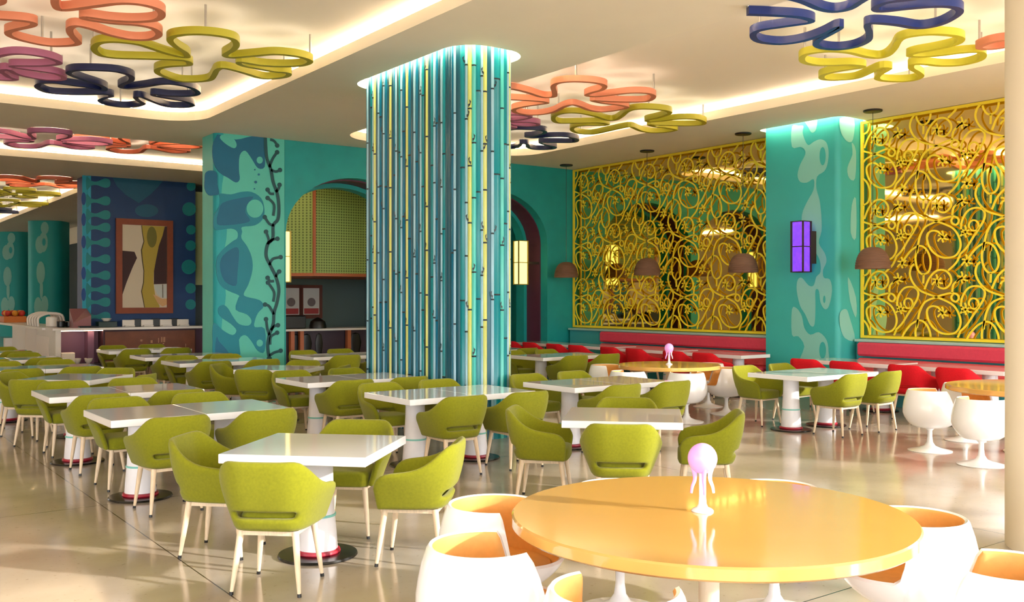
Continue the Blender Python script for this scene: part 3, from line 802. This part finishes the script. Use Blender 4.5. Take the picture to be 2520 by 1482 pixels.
# ------------------------------------------------------------------ octopus lamps
PINKL = mat('pink glass', (222, 160, 226), .25, emit=(225, 150, 235), es=.12)
PORC = mat('white porcelain', (245, 243, 246), .15, coat=.4)
def make_octo():
    t = thing('octopus_lamp', '', 'lamp')
    mb = MB(); mb.lathe([(.05, 0), (.052, .004), (.045, .012), (.026, .02), (.019, .035), (.016, .07), (.016, .17), (.02, .19)], 28); mb.build('stand', PORC, t, smooth=50)
    mb = MB(); pr = []
    for i in range(15):
        a = -1.15+(PI/2+1.15)*i/14
        pr.append((max(.001, .068*math.cos(a)), .245+.068*math.sin(a)*1.05))
    mb.lathe(pr, 32); mb.build('head', PINKL, t, smooth=70)
    for k in range(4):
        a = PI*k/2; c_, s_ = math.cos(a), math.sin(a)
        pts = crom([(r*c_, r*s_, z) for r, z in ((.044, .205), (.036, .175), (.036, .145), (.047, .115), (.052, .085))], 4, False)
        mb = MB(); mb.sweep(pts, [.012-.006*i/(len(pts)-1) for i in range(len(pts))], 8); mb.build('tentacle', PINKL if k in (2, 3) else PORC, t, smooth=60)
    return t
octo = Maker(make_octo)
octo((3.345, 3.035, .75), -TH, 'pink and white octopus shaped lamp on the foreground orange table', 'octopus lamps')
octo((*R2, .75), -TH, 'pink and white octopus shaped lamp on the middle orange table', 'octopus lamps')
bpy.context.view_layer.update()

# ------------------------------------------------------------------ pendants
def make_pend():
    t = thing('pendant_lamp', '', 'lamp')
    pr = []
    for i in range(29):
        a = PI/2*i/28; rw = .004*math.sin(i*PI*.9)
        pr.append((max(.004, (.275+rw)*math.cos(a)**.72), .355*math.sin(a)))
    inner = [(r-.012 if r > .03 else .002, max(z-.012, .0)) for r, z in pr]
    mb = MB(); mb.lathe(list(reversed(inner))+pr, 40, caps=False); mb.build('shade', BROWNP, t, smooth=20)
    mb = MB(); mb.tube((0, 0, .34), (0, 0, 2.57), .005, .005, 6); mb.build('cord', BLACK, t)
    mb = MB(); mb.lathe([(.01, 2.545), (.14, 2.55), (.15, 2.56), (.15, 2.58)], 28); mb.build('canopy', BLACK, t)
    mb = MB(); mb.lathe([(.02, .02), (.05, .05), (.055, .09), (.02, .15), (.015, .34)], 16); mb.build('bulb', mat('lamp bulb', (255, 240, 210), .4, emit=(255, 225, 170), es=2.5), t, smooth=60)
    return t
pend = Maker(make_pend)
for (x, y), lab in zip(((13.95, 8.99), (13.96, 11.67), (14.0, 14.22), (14.0, 16.83)), ('brown woven dome pendant in front of the right yellow screen', 'brown woven dome pendant just left of the blob pillar', 'brown woven dome pendant amid the left yellow screen', 'brown woven dome pendant nearest the teal arch wall')):
    pend((x, y, 2.22), 0, lab, 'woven pendants')

# ------------------------------------------------------------------ wall lamps
def sconce(name, lab, c, ax, gl, fr, w=.28, dp=.2, h=.86, br=None, brm=DARKM):
    t = thing(name, lab, 'lamp', c)
    mb = MB(); mb.rbox(-w/2+.01, w/2-.01, -dp/2+.01, dp/2-.01, 0, h, .01); mb.build('glass_panel', gl, t, smooth=0)
    mb = MB(); e = .012
    for sx in (-1, 1):
        for sy in (-1, 1): mb.box(sx*w/2-e, sx*w/2+e, sy*dp/2-e, sy*dp/2+e, -.01, h+.01)
    for z in (-.012, h/2-.006, h-.004):
        hgt = .016
        mb.box(-w/2, w/2, -dp/2-.004, -dp/2+.008, z, z+hgt); mb.box(-w/2, w/2, dp/2-.008, dp/2+.004, z, z+hgt)
        mb.box(-w/2-.004, -w/2+.008, -dp/2, dp/2, z, z+hgt); mb.box(w/2-.008, w/2+.004, -dp/2, dp/2, z, z+hgt)
    mb.build('metal_frame', fr, t, smooth=0)
    mb = MB(); mb.box(*br); mb.build('bracket', brm, t, smooth=0)
PURG = mat('purple glass', (92, 44, 160), .2, noise=.5, scale=14, emit=(120, 60, 225), es=.55)
YELG = mat('yellow glass', (240, 230, 150), .4, noise=.12, scale=5, emit=(250, 236, 140), es=.75)
sconce('wall_lamp', 'purple glass box wall lamp on the blob pillar', (13.80, 10.27, 2.20), 0, PURG, DARKM, .22, .24, .86, br=(.10, BX0-13.80, -.13, .13, .14, .70))
sconce('wall_lamp', 'glowing yellow box wall lamp inside the right arch', (13.35, 17.70, 2.07), 0, YELG, mat('aged brass', (150, 130, 60), .4, metal=.6), .27, .2, 1.0, br=(.12, .52, -.03, .03, .47, .53))
sconce('wall_lamp', 'glowing yellow box wall lamp inside the left arch', (7.66, 17.95, 2.07), 0, YELG, MATS['aged brass'], .16, .2, 1.0, br=(-.18, -.07, -.03, .03, .47, .53))

# ------------------------------------------------------------------ hanging flower rings
def ribbon_ring(name, lab, pts, m, z0, h=.085, w=.078, closed=True, rods=5, k=4, grp='flower ceiling rings', rodtop=5.05):
    P2 = crom(pts, k, closed); n = len(P2)
    cx = sum(p[0] for p in P2)/n; cy = sum(p[1] for p in P2)/n
    t = thing(name, lab, 'ceiling ring', (cx, cy, z0), 0, grp)
    vs = []
    for i, p in enumerate(P2):
        a = P2[(i-1) % n] if closed else P2[max(i-1, 0)]; b = P2[(i+1) % n] if closed else P2[min(i+1, n-1)]
        dx, dy = b[0]-a[0], b[1]-a[1]; l = math.hypot(dx, dy) or 1; nx, ny = -dy/l*w/2, dx/l*w/2
        X, Y = p[0]-cx, p[1]-cy
        vs += [(X+nx, Y+ny, 0), (X-nx, Y-ny, 0), (X-nx, Y-ny, h), (X+nx, Y+ny, h)]
    fs = []
    for i in range(n if closed else n-1):
        o, q = i*4, ((i+1) % n)*4
        for j in range(4): fs.append((o+j, o+(j+1) % 4, q+(j+1) % 4, q+j))
    if not closed: fs += [(3, 2, 1, 0), tuple((n-1)*4+j for j in range(4))]
    mb = MB(); mb.add(vs, fs); mb.build('ring_band', m, t, smooth=35)
    v2 = []
    for i in range(n): a, b, c, d = vs[i*4:i*4+4]; m_ = ((c[0]+d[0])/2, (c[1]+d[1])/2); v2 += [(m_[0]+(d[0]-m_[0])*.5, m_[1]+(d[1]-m_[1])*.5, h+.004), (m_[0]+(c[0]-m_[0])*.5, m_[1]+(c[1]-m_[1])*.5, h+.004)]
    mb = MB(); mb.add(v2, [(i*2, i*2+1, ((i+1) % n)*2+1, ((i+1) % n)*2) for i in range(n if closed else n-1)]); mb.build('uplight_strip', UPL, t, smooth=0)
    if rods:
        # rods at outer lobes
        R = [(math.hypot(p[0]-cx, p[1]-cy), i) for i, p in enumerate(P2)]
        peaks = sorted([(r, i) for (r, i) in R if all(r >= R[(i+d) % n][0] for d in range(-6, 7))], reverse=True)[:rods]
        for r, i in peaks:
            p = P2[i]; mb = MB(); mb.tube((p[0]-cx, p[1]-cy, h-.01), (p[0]-cx, p[1]-cy, rodtop-z0), .014, .014, 8); mb.build('hanging_rod', STEEL, t)
    return t
ZF = 4.71
UPL = mat('ring uplight', (255, 246, 230), .5, emit=(255, 244, 226), es=2.6)
def tr(s, ox, oy, sc): return [at_z(px, py, ZF) for px, py in px_pts(s, ox, oy, sc)]
S1 = (0, 0, 2.964); S3 = (1240, 140, 3.5); S4 = (1700, 0, 3.073)
f1 = tr('1240,300 1258,272 1320,258 1400,252 1500,254 1620,268 1700,290 1725,330 1700,365 1650,395 1645,412 1700,422 1850,410 2000,398 2130,408 2230,430 2262,455 2200,480 2050,487 1900,478 1760,455 1745,468 1800,488 1900,506 2000,525 2100,535 2090,560 2000,575 1900,572 1780,535 1640,500 1585,512 1562,550 1530,585 1430,598 1300,592 1180,552 1145,525 1165,500 1250,485 1370,478 1380,458 1330,442 1200,435 1000,430 850,425 740,408 690,370 695,335 745,312 850,308 1000,325 1100,355 1200,388 1310,415 1365,418 1350,385 1285,345', *S1)
f1c = (sum(p[0] for p in f1)/len(f1), sum(p[1] for p in f1)/len(f1)); TEMPL = [(p[0]-f1c[0], p[1]-f1c[1]) for p in f1]
ribbon_ring('flower_ring', 'olive green flower shaped ring hanging in the near left ceiling tray', f1, OLIVE, ZF)
ribbon_ring('flower_ring', 'small dark navy flower ring hanging in the near left ceiling tray', tr('765,645 720,620 600,582 515,548 505,528 560,515 700,515 850,525 950,555 955,590 900,615 880,635 930,648 1050,635 1180,615 1290,620 1400,645 1445,680 1400,700 1250,702 1130,690 1125,700 1200,715 1350,742 1405,770 1350,785 1220,780 1120,745 1040,712 990,710 1010,735 1045,760 980,780 880,782 780,765 730,738 760,718 812,702 760,688 640,690 500,690 350,678 275,642 285,615 350,607 480,617 650,642 745,662', *S1), NAVY, ZF)
ribbon_ring('flower_ring', 'big coral flower ring cut off at the top left', tr('395,-30 400,30 430,72 520,72 700,48 870,28 1020,35 1150,70 1180,115 1130,150 980,160 800,150 640,128 615,140 800,170 1000,185 1120,212 1160,255 1100,288 960,290 800,258 660,212 560,192 510,210 515,250 550,290 570,320 500,335 350,335 180,302 80,268 60,238 120,217 230,192 240,168 150,152 0,142 -150,130 -260,95 -180,60 -40,40 20,10 -20,-60 -60,-120 60,-190 200,-190 330,-130', *S1), CORAL, ZF)
ribbon_ring('flower_ring', 'coral flower ring over the middle round table', tr('80,280 200,308 330,348 430,345 435,305 425,255 480,225 620,215 780,225 865,250 845,285 750,312 715,335 800,343 950,328 1100,312 1240,317 1290,345 1240,382 1100,390 900,385 760,378 860,402 1000,418 1060,437 980,460 850,475 740,462 660,432 590,414 520,432 440,472 330,497 200,500 100,480 92,452 180,430 300,412 372,400 330,387 200,377 80,370 -20,362 -110,335 -80,295 0,278', *S3), CORAL, ZF)
ribbon_ring('flower_ring', 'olive flower ring hanging between coral and navy rings, above the screen', tr('430,550 435,512 520,487 650,487 780,512 880,545 960,545 1020,510 1065,472 1150,452 1280,452 1400,467 1428,490 1350,520 1245,545 1240,560 1350,555 1500,537 1640,537 1722,562 1700,588 1550,595 1350,590 1250,586 1310,605 1400,614 1480,632 1400,650 1280,655 1180,640 1100,607 1040,610 900,640 760,668 640,660 588,632 605,607 700,592 860,592 890,580 800,568 600,572 480,572', *S3), OLIVE, ZF)
ribbon_ring('flower_ring', 'small navy flower ring right of the striped pillar', tr('80,628 200,628 338,638 345,660 270,682 195,690 260,700 400,690 540,692 628,712 600,738 450,740 320,740 350,757 440,780 400,798 280,800 212,783 200,755 150,750 130,770 80,790 -50,790 -150,745 -80,705 -180,685 -200,645 -60,650', *S3), NAVY, ZF)
ribbon_ring('flower_ring', 'bright navy flower ring cut off at the top right', tr('430,112 600,118 800,130 900,152 890,175 700,203 520,232 470,272 520,318 680,335 850,312 1000,262 1110,208 1125,218 1050,262 960,312 950,345 1000,367 1120,375 1250,355 1340,310 1350,250 1335,195 1380,177 1550,190 1720,215 1880,190 2000,130 2035,85 1980,57 1850,52 1650,67 1450,88 1395,75 1410,50 1500,18 1700,-5 1850,-40 1900,-90 1700,-110 1450,-60 1300,10 1200,70 1080,90 970,70 850,20 740,-10', *S4), mat('bright navy paint', (24, 48, 122), .35), ZF, closed=False)
ribbon_ring('flower_ring', 'lime yellow flower ring below the bright navy one', tr('1295,502 1200,492 1050,497 930,492 850,470 845,432 900,407 1050,392 1200,402 1320,430 1420,440 1490,420 1540,370 1585,302 1700,272 1850,262 2000,275 2048,302 2000,340 1850,375 1700,402 1655,425 1750,432 1900,420 2050,402 2180,397 2213,422 2180,460 2050,493 1900,500 1750,487 1675,492 1668,520 1710,545 1743,577 1700,605 1600,618 1480,615 1412,600 1422,570 1480,537 1500,520 1440,517 1360,550 1250,595 1100,608 1000,600 997,572 1080,547 1200,527 1290,514', *S4), LIME, ZF)
def templ(px, py, m, rot, sc, lab, mir=1, dz=0):
    cx, cy = at_z(px, py, ZF); c_, s_ = math.cos(rot)*sc, math.sin(rot)*sc
    ribbon_ring('flower_ring', lab, [(cx+mir*x*c_-y*s_, cy+mir*x*s_+y*c_) for x, y in TEMPL], m, ZF+dz, k=3)
templ(-25, 158, MAUVE, 1.0, .8, 'mauve flower ring cut off by the left edge, near tray')
templ(112, 347, MAUVE, 0.3, .9, 'mauve flower ring in the middle left ceiling tray')
templ(345, 374, mat('burnt coral paint', (226, 120, 84), .5), 0.1, .95, 'burnt coral flower ring in the middle left ceiling tray', dz=.13)
templ(110, 452, MATS['burnt coral paint'], .5, .95, 'burnt coral flower ring in the far left ceiling tray')
templ(40, 478, OLIVE, 1.7, .95, 'olive flower ring in the far left tray, near its coral neighbour')
templ(20, 503, OLIVE, .2, .9, 'olive flower ring deepest in the far left tray')
templ(-40, 520, NAVY, .9, .9, 'navy flower ring deep in the far left tray')
templ(2575, 96, CORAL, .4, .5, 'coral flower ring peeping out beside the cream pillar')
templ(1225, 300, MAUVE, .4, .6, 'mauve flower ring mostly hidden behind the striped pillar')

# ------------------------------------------------------------------ buffet
CT = mat('white counter stone', (236, 232, 228), .25)
PLUM = mat('plum niche panel', (104, 70, 96), .5)
BROWN = mat('chestnut panel', (120, 66, 40), .45, noise=.12, scale=5)
LED = mat('counter led', (255, 235, 210), .5, emit=(255, 215, 170), es=9)
def ctr(name, lab): return thing(name, lab, 'counter', (0, 0, 0))
c1 = ctr('buffet_counter', 'white topped buffet counter with plum niche and chestnut panel'); c1.location = (4.79, 24.5, 0)
def part(t, nm, m, x0, x1, y0, y1, z0, z1, smooth=0):
    l = t.location; q = MB(); q.box(x0-l.x, x1-l.x, y0-l.y, y1-l.y, z0-l.z, z1-l.z); return q.build(nm, m, t, smooth=smooth)
xa, xb, xc, xd = 4.79, at_Y(258, 800, 24.6)[0], at_Y(478, 800, 24.6)[0], 8.6
part(c1, 'worktop', CT, xa-.12, xd, 24.45, 25.3, .975, 1.03)
part(c1, 'niche_back', PLUM, xa+.08, xb, 25.1, 25.2, .12, .975)
part(c1, 'niche_divider', PLUM, xa+.72, xa+.86, 24.75, 25.1, .12, .975)
part(c1, 'niche_shelf', mat('dark shelf', (40, 28, 40), .5), xa+.08, xb, 24.55, 25.1, .10, .16)
part(c1, 'led_strip', LED, xa+.1, xb-.02, 24.62, 24.66, .955, .974)
part(c1, 'end_panel', CT, xa-.04, xa+.08, 24.55, 25.2, 0, .975)
part(c1, 'front_panel', BROWN, xb, xc, 24.55, 25.2, .0, .93)
part(c1, 'panel_surround', mat('dark plum trim', (60, 30, 40), .5), xb-.04, xc+.04, 24.58, 25.2, .0, .974)
part(c1, 'right_niche', PLUM, xc+.04, xd, 24.9, 25.2, 0, .975)
# lettering-like relief marks on the chestnut panel
RM = mat('panel relief', (176, 128, 96), .5)
for px, py, w, h in ((348, 838, .05, .05), (373, 841, .05, .07), (390, 838, .02, .12), (398, 836, .03, .13), (404, 836, .05, .13), (372, 849, .06, .02), (402, 846, .04, .03), (457, 850, .02, .08)):
    x, z = at_Y(px, py, 24.55); part(c1, 'relief_mark', RM, x-w/2, x+w/2, 24.545, 24.552, z-h/2, z+h/2)
c2 = ctr('buffet_counter', 'white fronted side counter running back from the buffet corner'); c2.location = (4.9, 28, 0)
part(c2, 'worktop', CT, 4.6, 5.38, 25.32, 33.5, .975, 1.03)
part(c2, 'cabinet', CT, 4.78, 5.38, 25.32, 30.6, 0, .975)
part(c2, 'panel_door', mat('warm white panel', (222, 212, 204), .4), 4.765, 4.78, 25.5, 27.0, .06, .80)
part(c2, 'panel_door', MATS['warm white panel'], 4.765, 4.78, 27.03, 28.5, .06, .95)
part(c2, 'niche_back', PLUM, 5.3, 5.4, 30.6, 33.4, 0, .975)
part(c2, 'plinth', CT, 4.6, 5.38, 30.62, 30.9, .0, .6)
# things on the counters
BOWL = mat('bowl china', (232, 226, 218), .3); DARKD = mat('dark dish', (20, 26, 24), .35)
def item(name, lab, cat, mbd, m, loc, group=None, sm=40, rz=0):
    o = mbd.build(name, m, smooth=sm); o.location = loc; o.rotation_euler.z = rz; return tag(o, lab, cat, group)
def bowl(r, h): q = MB(); q.lathe([(r*.45, 0), (r*.8, h*.4), (r, h), (r*.94, h), (r*.7, h*.45), (.01, h*.2)], 24); return q
zt = 1.03
for px, lab in ((316, 'first'), (362, 'second'), (408, 'third'), (450, 'fourth')):
    x, _ = at_Y(px, 790, 25.1); q = MB(); q.rbox(-.15, .15, -.02, .02, 0, .17, .01); q.cur = 0
    q.rbox(-.12, .12, -.16, -.03, 0, .035, .008)
    item('dish_holder', 'white upright dish card with tray, '+lab+' from left below the picture', 'dish', q, BOWL, (x, 25.1, zt), 'upright dish cards', 0)
for px, lab in ((335, 'first'), (382, 'second'), (428, 'third')):
    x, _ = at_Y(px, 790, 25.2); q = MB(); q.rbox(-.10, .10, -.06, .06, 0, .19, .01)
    item('black_container', 'black square container, '+lab+' from left between the white dish cards', 'container', q, DARKD, (x, 25.18, zt), 'black containers', 0)
x, _ = at_Y(262, 790, 24.9); q = MB(); q.rbox(-.22, .22, -.15, .15, 0, .14, .01); item('serving_tray', 'dark green deep serving tray at the left end below the picture', 'tray', q, mat('dark green enamel', (18, 44, 34), .3), (x, 24.9, zt), None, 0)
x, _ = at_Y(262, 780, 24.9); item('serving_bowl', 'pale bowl standing in the dark green serving tray', 'bowl', bowl(.12, .08), BOWL, (x, 24.9, zt+.14))
x, _ = at_Y(215, 790, 24.75); q = MB(); q.rbox(-.22, .22, -.1, .1, 0, .045, .01); item('serving_tray', 'long low black tray on the buffet corner', 'tray', q, DARKD, (x, 24.63, zt), None, 0)
q = MB(); q.add([(-.2, -.2, 0), (.2, -.2, 0), (.2, .25, 0), (-.2, .25, 0), (.2, -.2, .30), (.2, .25, .46), (-.2, .25, .46), (-.2, -.2, .12)], [(0, 3, 2, 1), (0, 1, 4, 7), (1, 2, 5, 4), (2, 3, 6, 5), (3, 0, 7, 6), (7, 4, 5, 6)])
x, _ = at_Y(196, 780, 25.1); item('bread_case', 'slanted reddish display case at the corner of the buffet', 'case', q, mat('reddish acrylic', (150, 96, 96), .3), (x, 25.02, zt), None, 0)
for k, (px, Y, w, h, m, nm, lab) in enumerate(((150, 25.5, .10, .16, DARKD, 'coffee_pot', 'black squat pot among the white crockery'), (172, 25.6, .12, .14, DARKD, 'dish_stack', 'dark dish stack beside the slanted case'), (128, 26.0, .14, .26, BOWL, 'drinks_dispenser', 'white cylindrical dispenser with a black lid'))):
    x, _ = at_Y(px, 790, Y); q = MB(); q.lathe([(w*.8, 0), (w, .02), (w, h*.9), (w*.7, h)], 24); item(nm, lab, 'container', q, m, (max(x, 4.75), Y, zt))
for k in range(5):
    Y = 26.6+.34*k; q = MB(); q.sweep(crom([(-.3, 0, .0), (-.3, 0, .22), (-.05, 0, .33), (.25, 0, .28), (.3, 0, 0)], 4, False), .03, 8)
    item('cup_rack', 'white arched rack hoop, one of a close row on the side counter', 'rack', q, BOWL, (5.05, Y, zt), 'arched rack hoops')
q = MB(); q.rbox(-.3, .3, -.4, .4, 0, .18, .01); item('fruit_crate', 'orange crate on the far end of the side counter', 'crate', q, mat('orange crate', (206, 116, 44), .5), (5.0, 31.9, zt), None, 0)
for k in range(9):
    q = MB(); r = .09; q.lathe([(max(.001, r*math.sin(PI*i/8)), r-r*math.cos(PI*i/8)) for i in range(9)], 12)
    item('fruit', 'round fruit piled on the orange crate', 'fruit', q, mat(('red fruit', 'amber fruit')[k % 2], ((190, 50, 40), (222, 150, 50))[k % 2], .4), (4.82+.19*(k % 3), 31.6+.28*(k//3), zt+.18), 'fruit on the crate')
x0, _ = at_Y(160, 860, 24.8)
q = MB(); q.rbox(-.15, .15, -.12, .12, 0, .28, .012); item('white_canister', 'white square canister in the plum niche', 'container', q, BOWL, (x0+.05, 24.8, .16), None, 0)
for px, lab, r in ((193, 'smaller white bowl in the plum niche, middle', .10), (214, 'white bowl in the plum niche, right', .10)):
    x, _ = at_Y(px+(4 if px > 200 else -4), 870, 24.8); item('serving_bowl', lab, 'bowl', bowl(r, .13), BOWL, (x, 24.8, .16))

# ---- kitchen seen through the arches
HOODG = mat('perforated green metal', (158, 184, 92), .5)
nt = HOODG.node_tree; bs = nt.nodes['Principled BSDF']
tc = nt.nodes.new('ShaderNodeTexCoord'); vo = nt.nodes.new('ShaderNodeTexVoronoi'); vo.inputs['Scale'].default_value = 16; vo.inputs['Randomness'].default_value = 0
nt.links.new(tc.outputs['Object'], vo.inputs['Vector'])
cr = nt.nodes.new('ShaderNodeValToRGB'); cr.color_ramp.elements[0].position = .30; cr.color_ramp.elements[0].color = (*lin((104, 122, 60)), 1); cr.color_ramp.elements[1].position = .36; cr.color_ramp.elements[1].color = (*lin((168, 192, 104)), 1)
nt.links.new(vo.outputs['Distance'], cr.inputs['Fac']); nt.links.new(cr.outputs['Color'], bs.inputs['Base Color'])
OR = mat('copper orange trim', (196, 110, 70), .45)
YH = 20.2; hx = at_Y(773, 600, YH)[0]; hz = at_Y(800, 680, YH)[1]
hd = thing('extractor_hood', 'green perforated metal hood with orange edge trim, behind the arches', 'hood', (hx, YH, hz))
q = MB(); q.prism([(0, 0), (5.2, 0), (5.2, 3.0), (-1.0, 3.0), (-1.0, 1.0)], .07, 2.2); q.build('perforated_panel', HOODG, hd, smooth=0)
q = MB(); q.prism([(-.02, -.03), (5.2, -.03), (5.2, 3.0), (-1.03, 3.0), (-1.03, .98)], 0, .07); q.build('bottom_trim', OR, hd, smooth=0)
q = MB(); q.box(-.03, .03, -.035, .02, .07, 2.2); q.build('corner_trim', OR, hd, smooth=0)
kc = thing('kitchen_counter', 'dark plum counter with pale top and orange posts behind the arches', 'counter', (7.2, 20.6, 0))
def kp(nm, m, x0, x1, y0, y1, z0, z1): return part(kc, nm, m, x0, x1, y0, y1, z0, z1)
kp('worktop', CT, 8.5, 14.5, 20.2, 21.2, 1.0, 1.045); kp('body', mat('dark plum cabinet', (58, 42, 56), .45), 8.55, 14.5, 20.45, 21.2, 0, 1.0)
for px in (716, 739, 855): 
    x = at_Y(px, 830, 20.4)[0]; kp('post', OR, x-.045, x+.045, 20.3, 20.42, 0, 1.0)
for px, w in ((728, .12), (755, .13), (785, .1), (875, .16)):
    x = at_Y(px, 840, 20.44)[0]; q = MB(); q.lathe([(.01, .3), (w, .34), (w*.7, .5), (w, .7), (w*.6, .9), (.01, .93)], 20); o = q.build('dark_motif', BLACK, kc, smooth=50); o.location = (x-7.2, .0, 0); o.scale = (1, .18, 1); o.location.y = 20.44-20.6
KW = mat('kitchen grey wall', (74, 88, 88), .5); 
mb = MB(); mb.box(9.55, XW, 23.6, 23.8, 0, H); structure(mb.build('wall_kitchen', KW, smooth=0))
mb = MB(); mb.box(9.9, 12.2, 23.2, 23.59, .0, 2.3); tag(mb.build('steel_cabinet', mat('grey green steel', (86, 104, 104), .4, metal=.3), smooth=0), 'grey green wall cabinet behind the kitchen counter', 'cabinet')
ps = thing('framed_poster', 'pale poster in a dark red wooden frame above the kitchen counter', 'poster', (*[at_Y(766, 740, 22.8)[0], 22.8], at_Y(766, 784, 22.8)[1]))
q = MB(); q.box(-.31, .31, 0, .05, 0, .86); q.build('frame', mat('dark red wood', (96, 40, 26), .5), ps, smooth=0)
q = MB(); q.box(-.22, .22, -.01, 0, .1, .78); q.build('print', mat('poster paper', (206, 204, 200), .6), ps, smooth=0)
q = MB(); q.lathe([(.001, 0), (.11, 0), (.11, .01), (.001, .01)], 20); o = q.build('printed_disc', mat('poster grey', (120, 108, 108), .6), ps); o.rotation_euler.x = PI/2; o.location = (0, -.011, .42)
q = MB(); q.box(-.2, .2, -.013, -.011, .12, .26); q.build('printed_band', mat('poster red', (170, 60, 60), .6), ps, smooth=0)
ps2 = copy_tree(ps); ps2.location.x = at_Y(716, 740, 22.8)[0]; ps2['label'] = 'pale poster in a dark red frame, half hidden beside the seaweed pillar'
x, _ = at_Y(722, 780, 20.6)
q = MB(); q.rbox(-.28, .28, -.18, .18, 0, .30, .02); item('espresso_machine', 'black espresso machine on the kitchen counter', 'coffee machine', q, BLACK, (x, 20.7, 1.045), None, 0)
x, _ = at_Y(782, 780, 20.6)
q = MB(); q.lathe([(.2, 0), (.2, .05), (.17, .16), (.08, .22), (.02, .25)], 24); item('chafing_dish', 'domed black warming dish on the kitchen counter', 'dish', q, BLACK, (x, 20.6, 1.045))
# narrow panel between the partition and the seaweed pillar
mb = MB(); xg0, xg1 = at_Y(481, 600, 25.6)[0], 9.3
mb.box(xg0, xg1, 25.6, 25.7, 2.1, 4.6); tag(mb.build('wall_cabinet', mat('pale green cabinet', (176, 190, 140), .5), smooth=0), 'tall pale green wall cabinet between blue partition and seaweed pillar', 'cabinet')
mb = MB(); mb.box(xg0, xg1, 26.0, 26.2, 0, H); structure(mb.build('wall_service', KW, smooth=0))

# ------------------------------------------------------------------ window side (behind the viewpoint)
FR = mat('window frame', (230, 226, 218), .5)
for k, X in enumerate([-12, -9, -6, -3, 0, 3, 6, 9, 12, 14.7]):
    mb = MB(); mb.box(X-.06, X+.06, -3.1, -2.9, 0, H); structure(mb.build('trim_%d' % (10+k), FR, smooth=0))
for k, Y in enumerate([-1.0, 1.1]):
    mb = MB(); mb.box(XW-.02, XW+.16, Y-.06, Y+.06, 0, H); structure(mb.build('trim_%d' % (21+k), FR, smooth=0))
mb = MB(); mb.box(-12, XW, -3.1, -2.9, 4.35, H+.4); structure(mb.build('trim_20', FR, smooth=0))
mb = MB(); mb.box(-12.2, -12, -3, 56, 0, 1.0); mb.box(-12.2, -12, -3, 56, 4.2, 5.3)
mb.box(-12.2, -12, 9, 44.5, 1.0, 4.2)
for y in range(44, 57, 4): mb.box(-12.2, -12, y-.25, y+.25, 1.0, 4.2)
for y in (-3, 1, 5): mb.box(-12.2, -12, y-.3, y+.3, 1.0, 4.2)
structure(mb.build('wall_left', CREAM, smooth=0))
mb = MB(); mb.box(-12, 4, 56, 56.2, 0, 5.3); structure(mb.build('wall_end', CREAM, smooth=0))
GR = mat('terrace paving', (170, 160, 140), .8)
mb = MB(); mb.box(-60, 60, -60, -3.2, -.25, -.05); mb.box(-60, -12.3, -3.2, 60, -.25, -.05); structure(mb.build('ground', GR, smooth=0))

# ------------------------------------------------------------------ light
w = bpy.data.worlds.new('sky'); SC.world = w; w.use_nodes = True
bg = w.node_tree.nodes['Background']; bg.inputs['Color'].default_value = (.97, .98, 1.0, 1); bg.inputs['Strength'].default_value = 3.1
sun = bpy.data.lights.new('sun', 'SUN'); sun.energy = 2.9; sun.angle = math.radians(1.6); sun.color = (1, .94, .84)
so = bpy.data.objects.new('sun', sun); COL.objects.link(so)
el = math.radians(19); dirv = Vector((-.53*math.cos(el), .85*math.cos(el), -math.sin(el))); so.rotation_euler = dirv.to_track_quat('-Z', 'Y').to_euler()
# ------------------------------------------------------------------ camera
cd = bpy.data.cameras.new('camera'); co = bpy.data.objects.new('camera', cd); COL.objects.link(co)
co.location = (0, 0, EYE); co.rotation_euler = (PI/2, 0, -TH)
cd.sensor_width = 36; cd.lens = 36*F_PX/2520; cd.shift_y = (HY-741)/2520; cd.clip_end = 300; cd.clip_start = .05
SC.camera = co
SC.view_settings.view_transform = 'Standard'; SC.view_settings.look = 'None'; SC.view_settings.gamma = 1; SC.view_settings.use_curve_mapping = False
SC.view_settings.exposure = 1.15
SC.cycles.use_denoising = True
SC.cycles.use_adaptive_sampling = True; SC.cycles.adaptive_threshold = .015
SC.cycles.max_bounces = 8; SC.cycles.diffuse_bounces = 5; SC.cycles.glossy_bounces = 4
SC.cycles.sample_clamp_indirect = 8.0
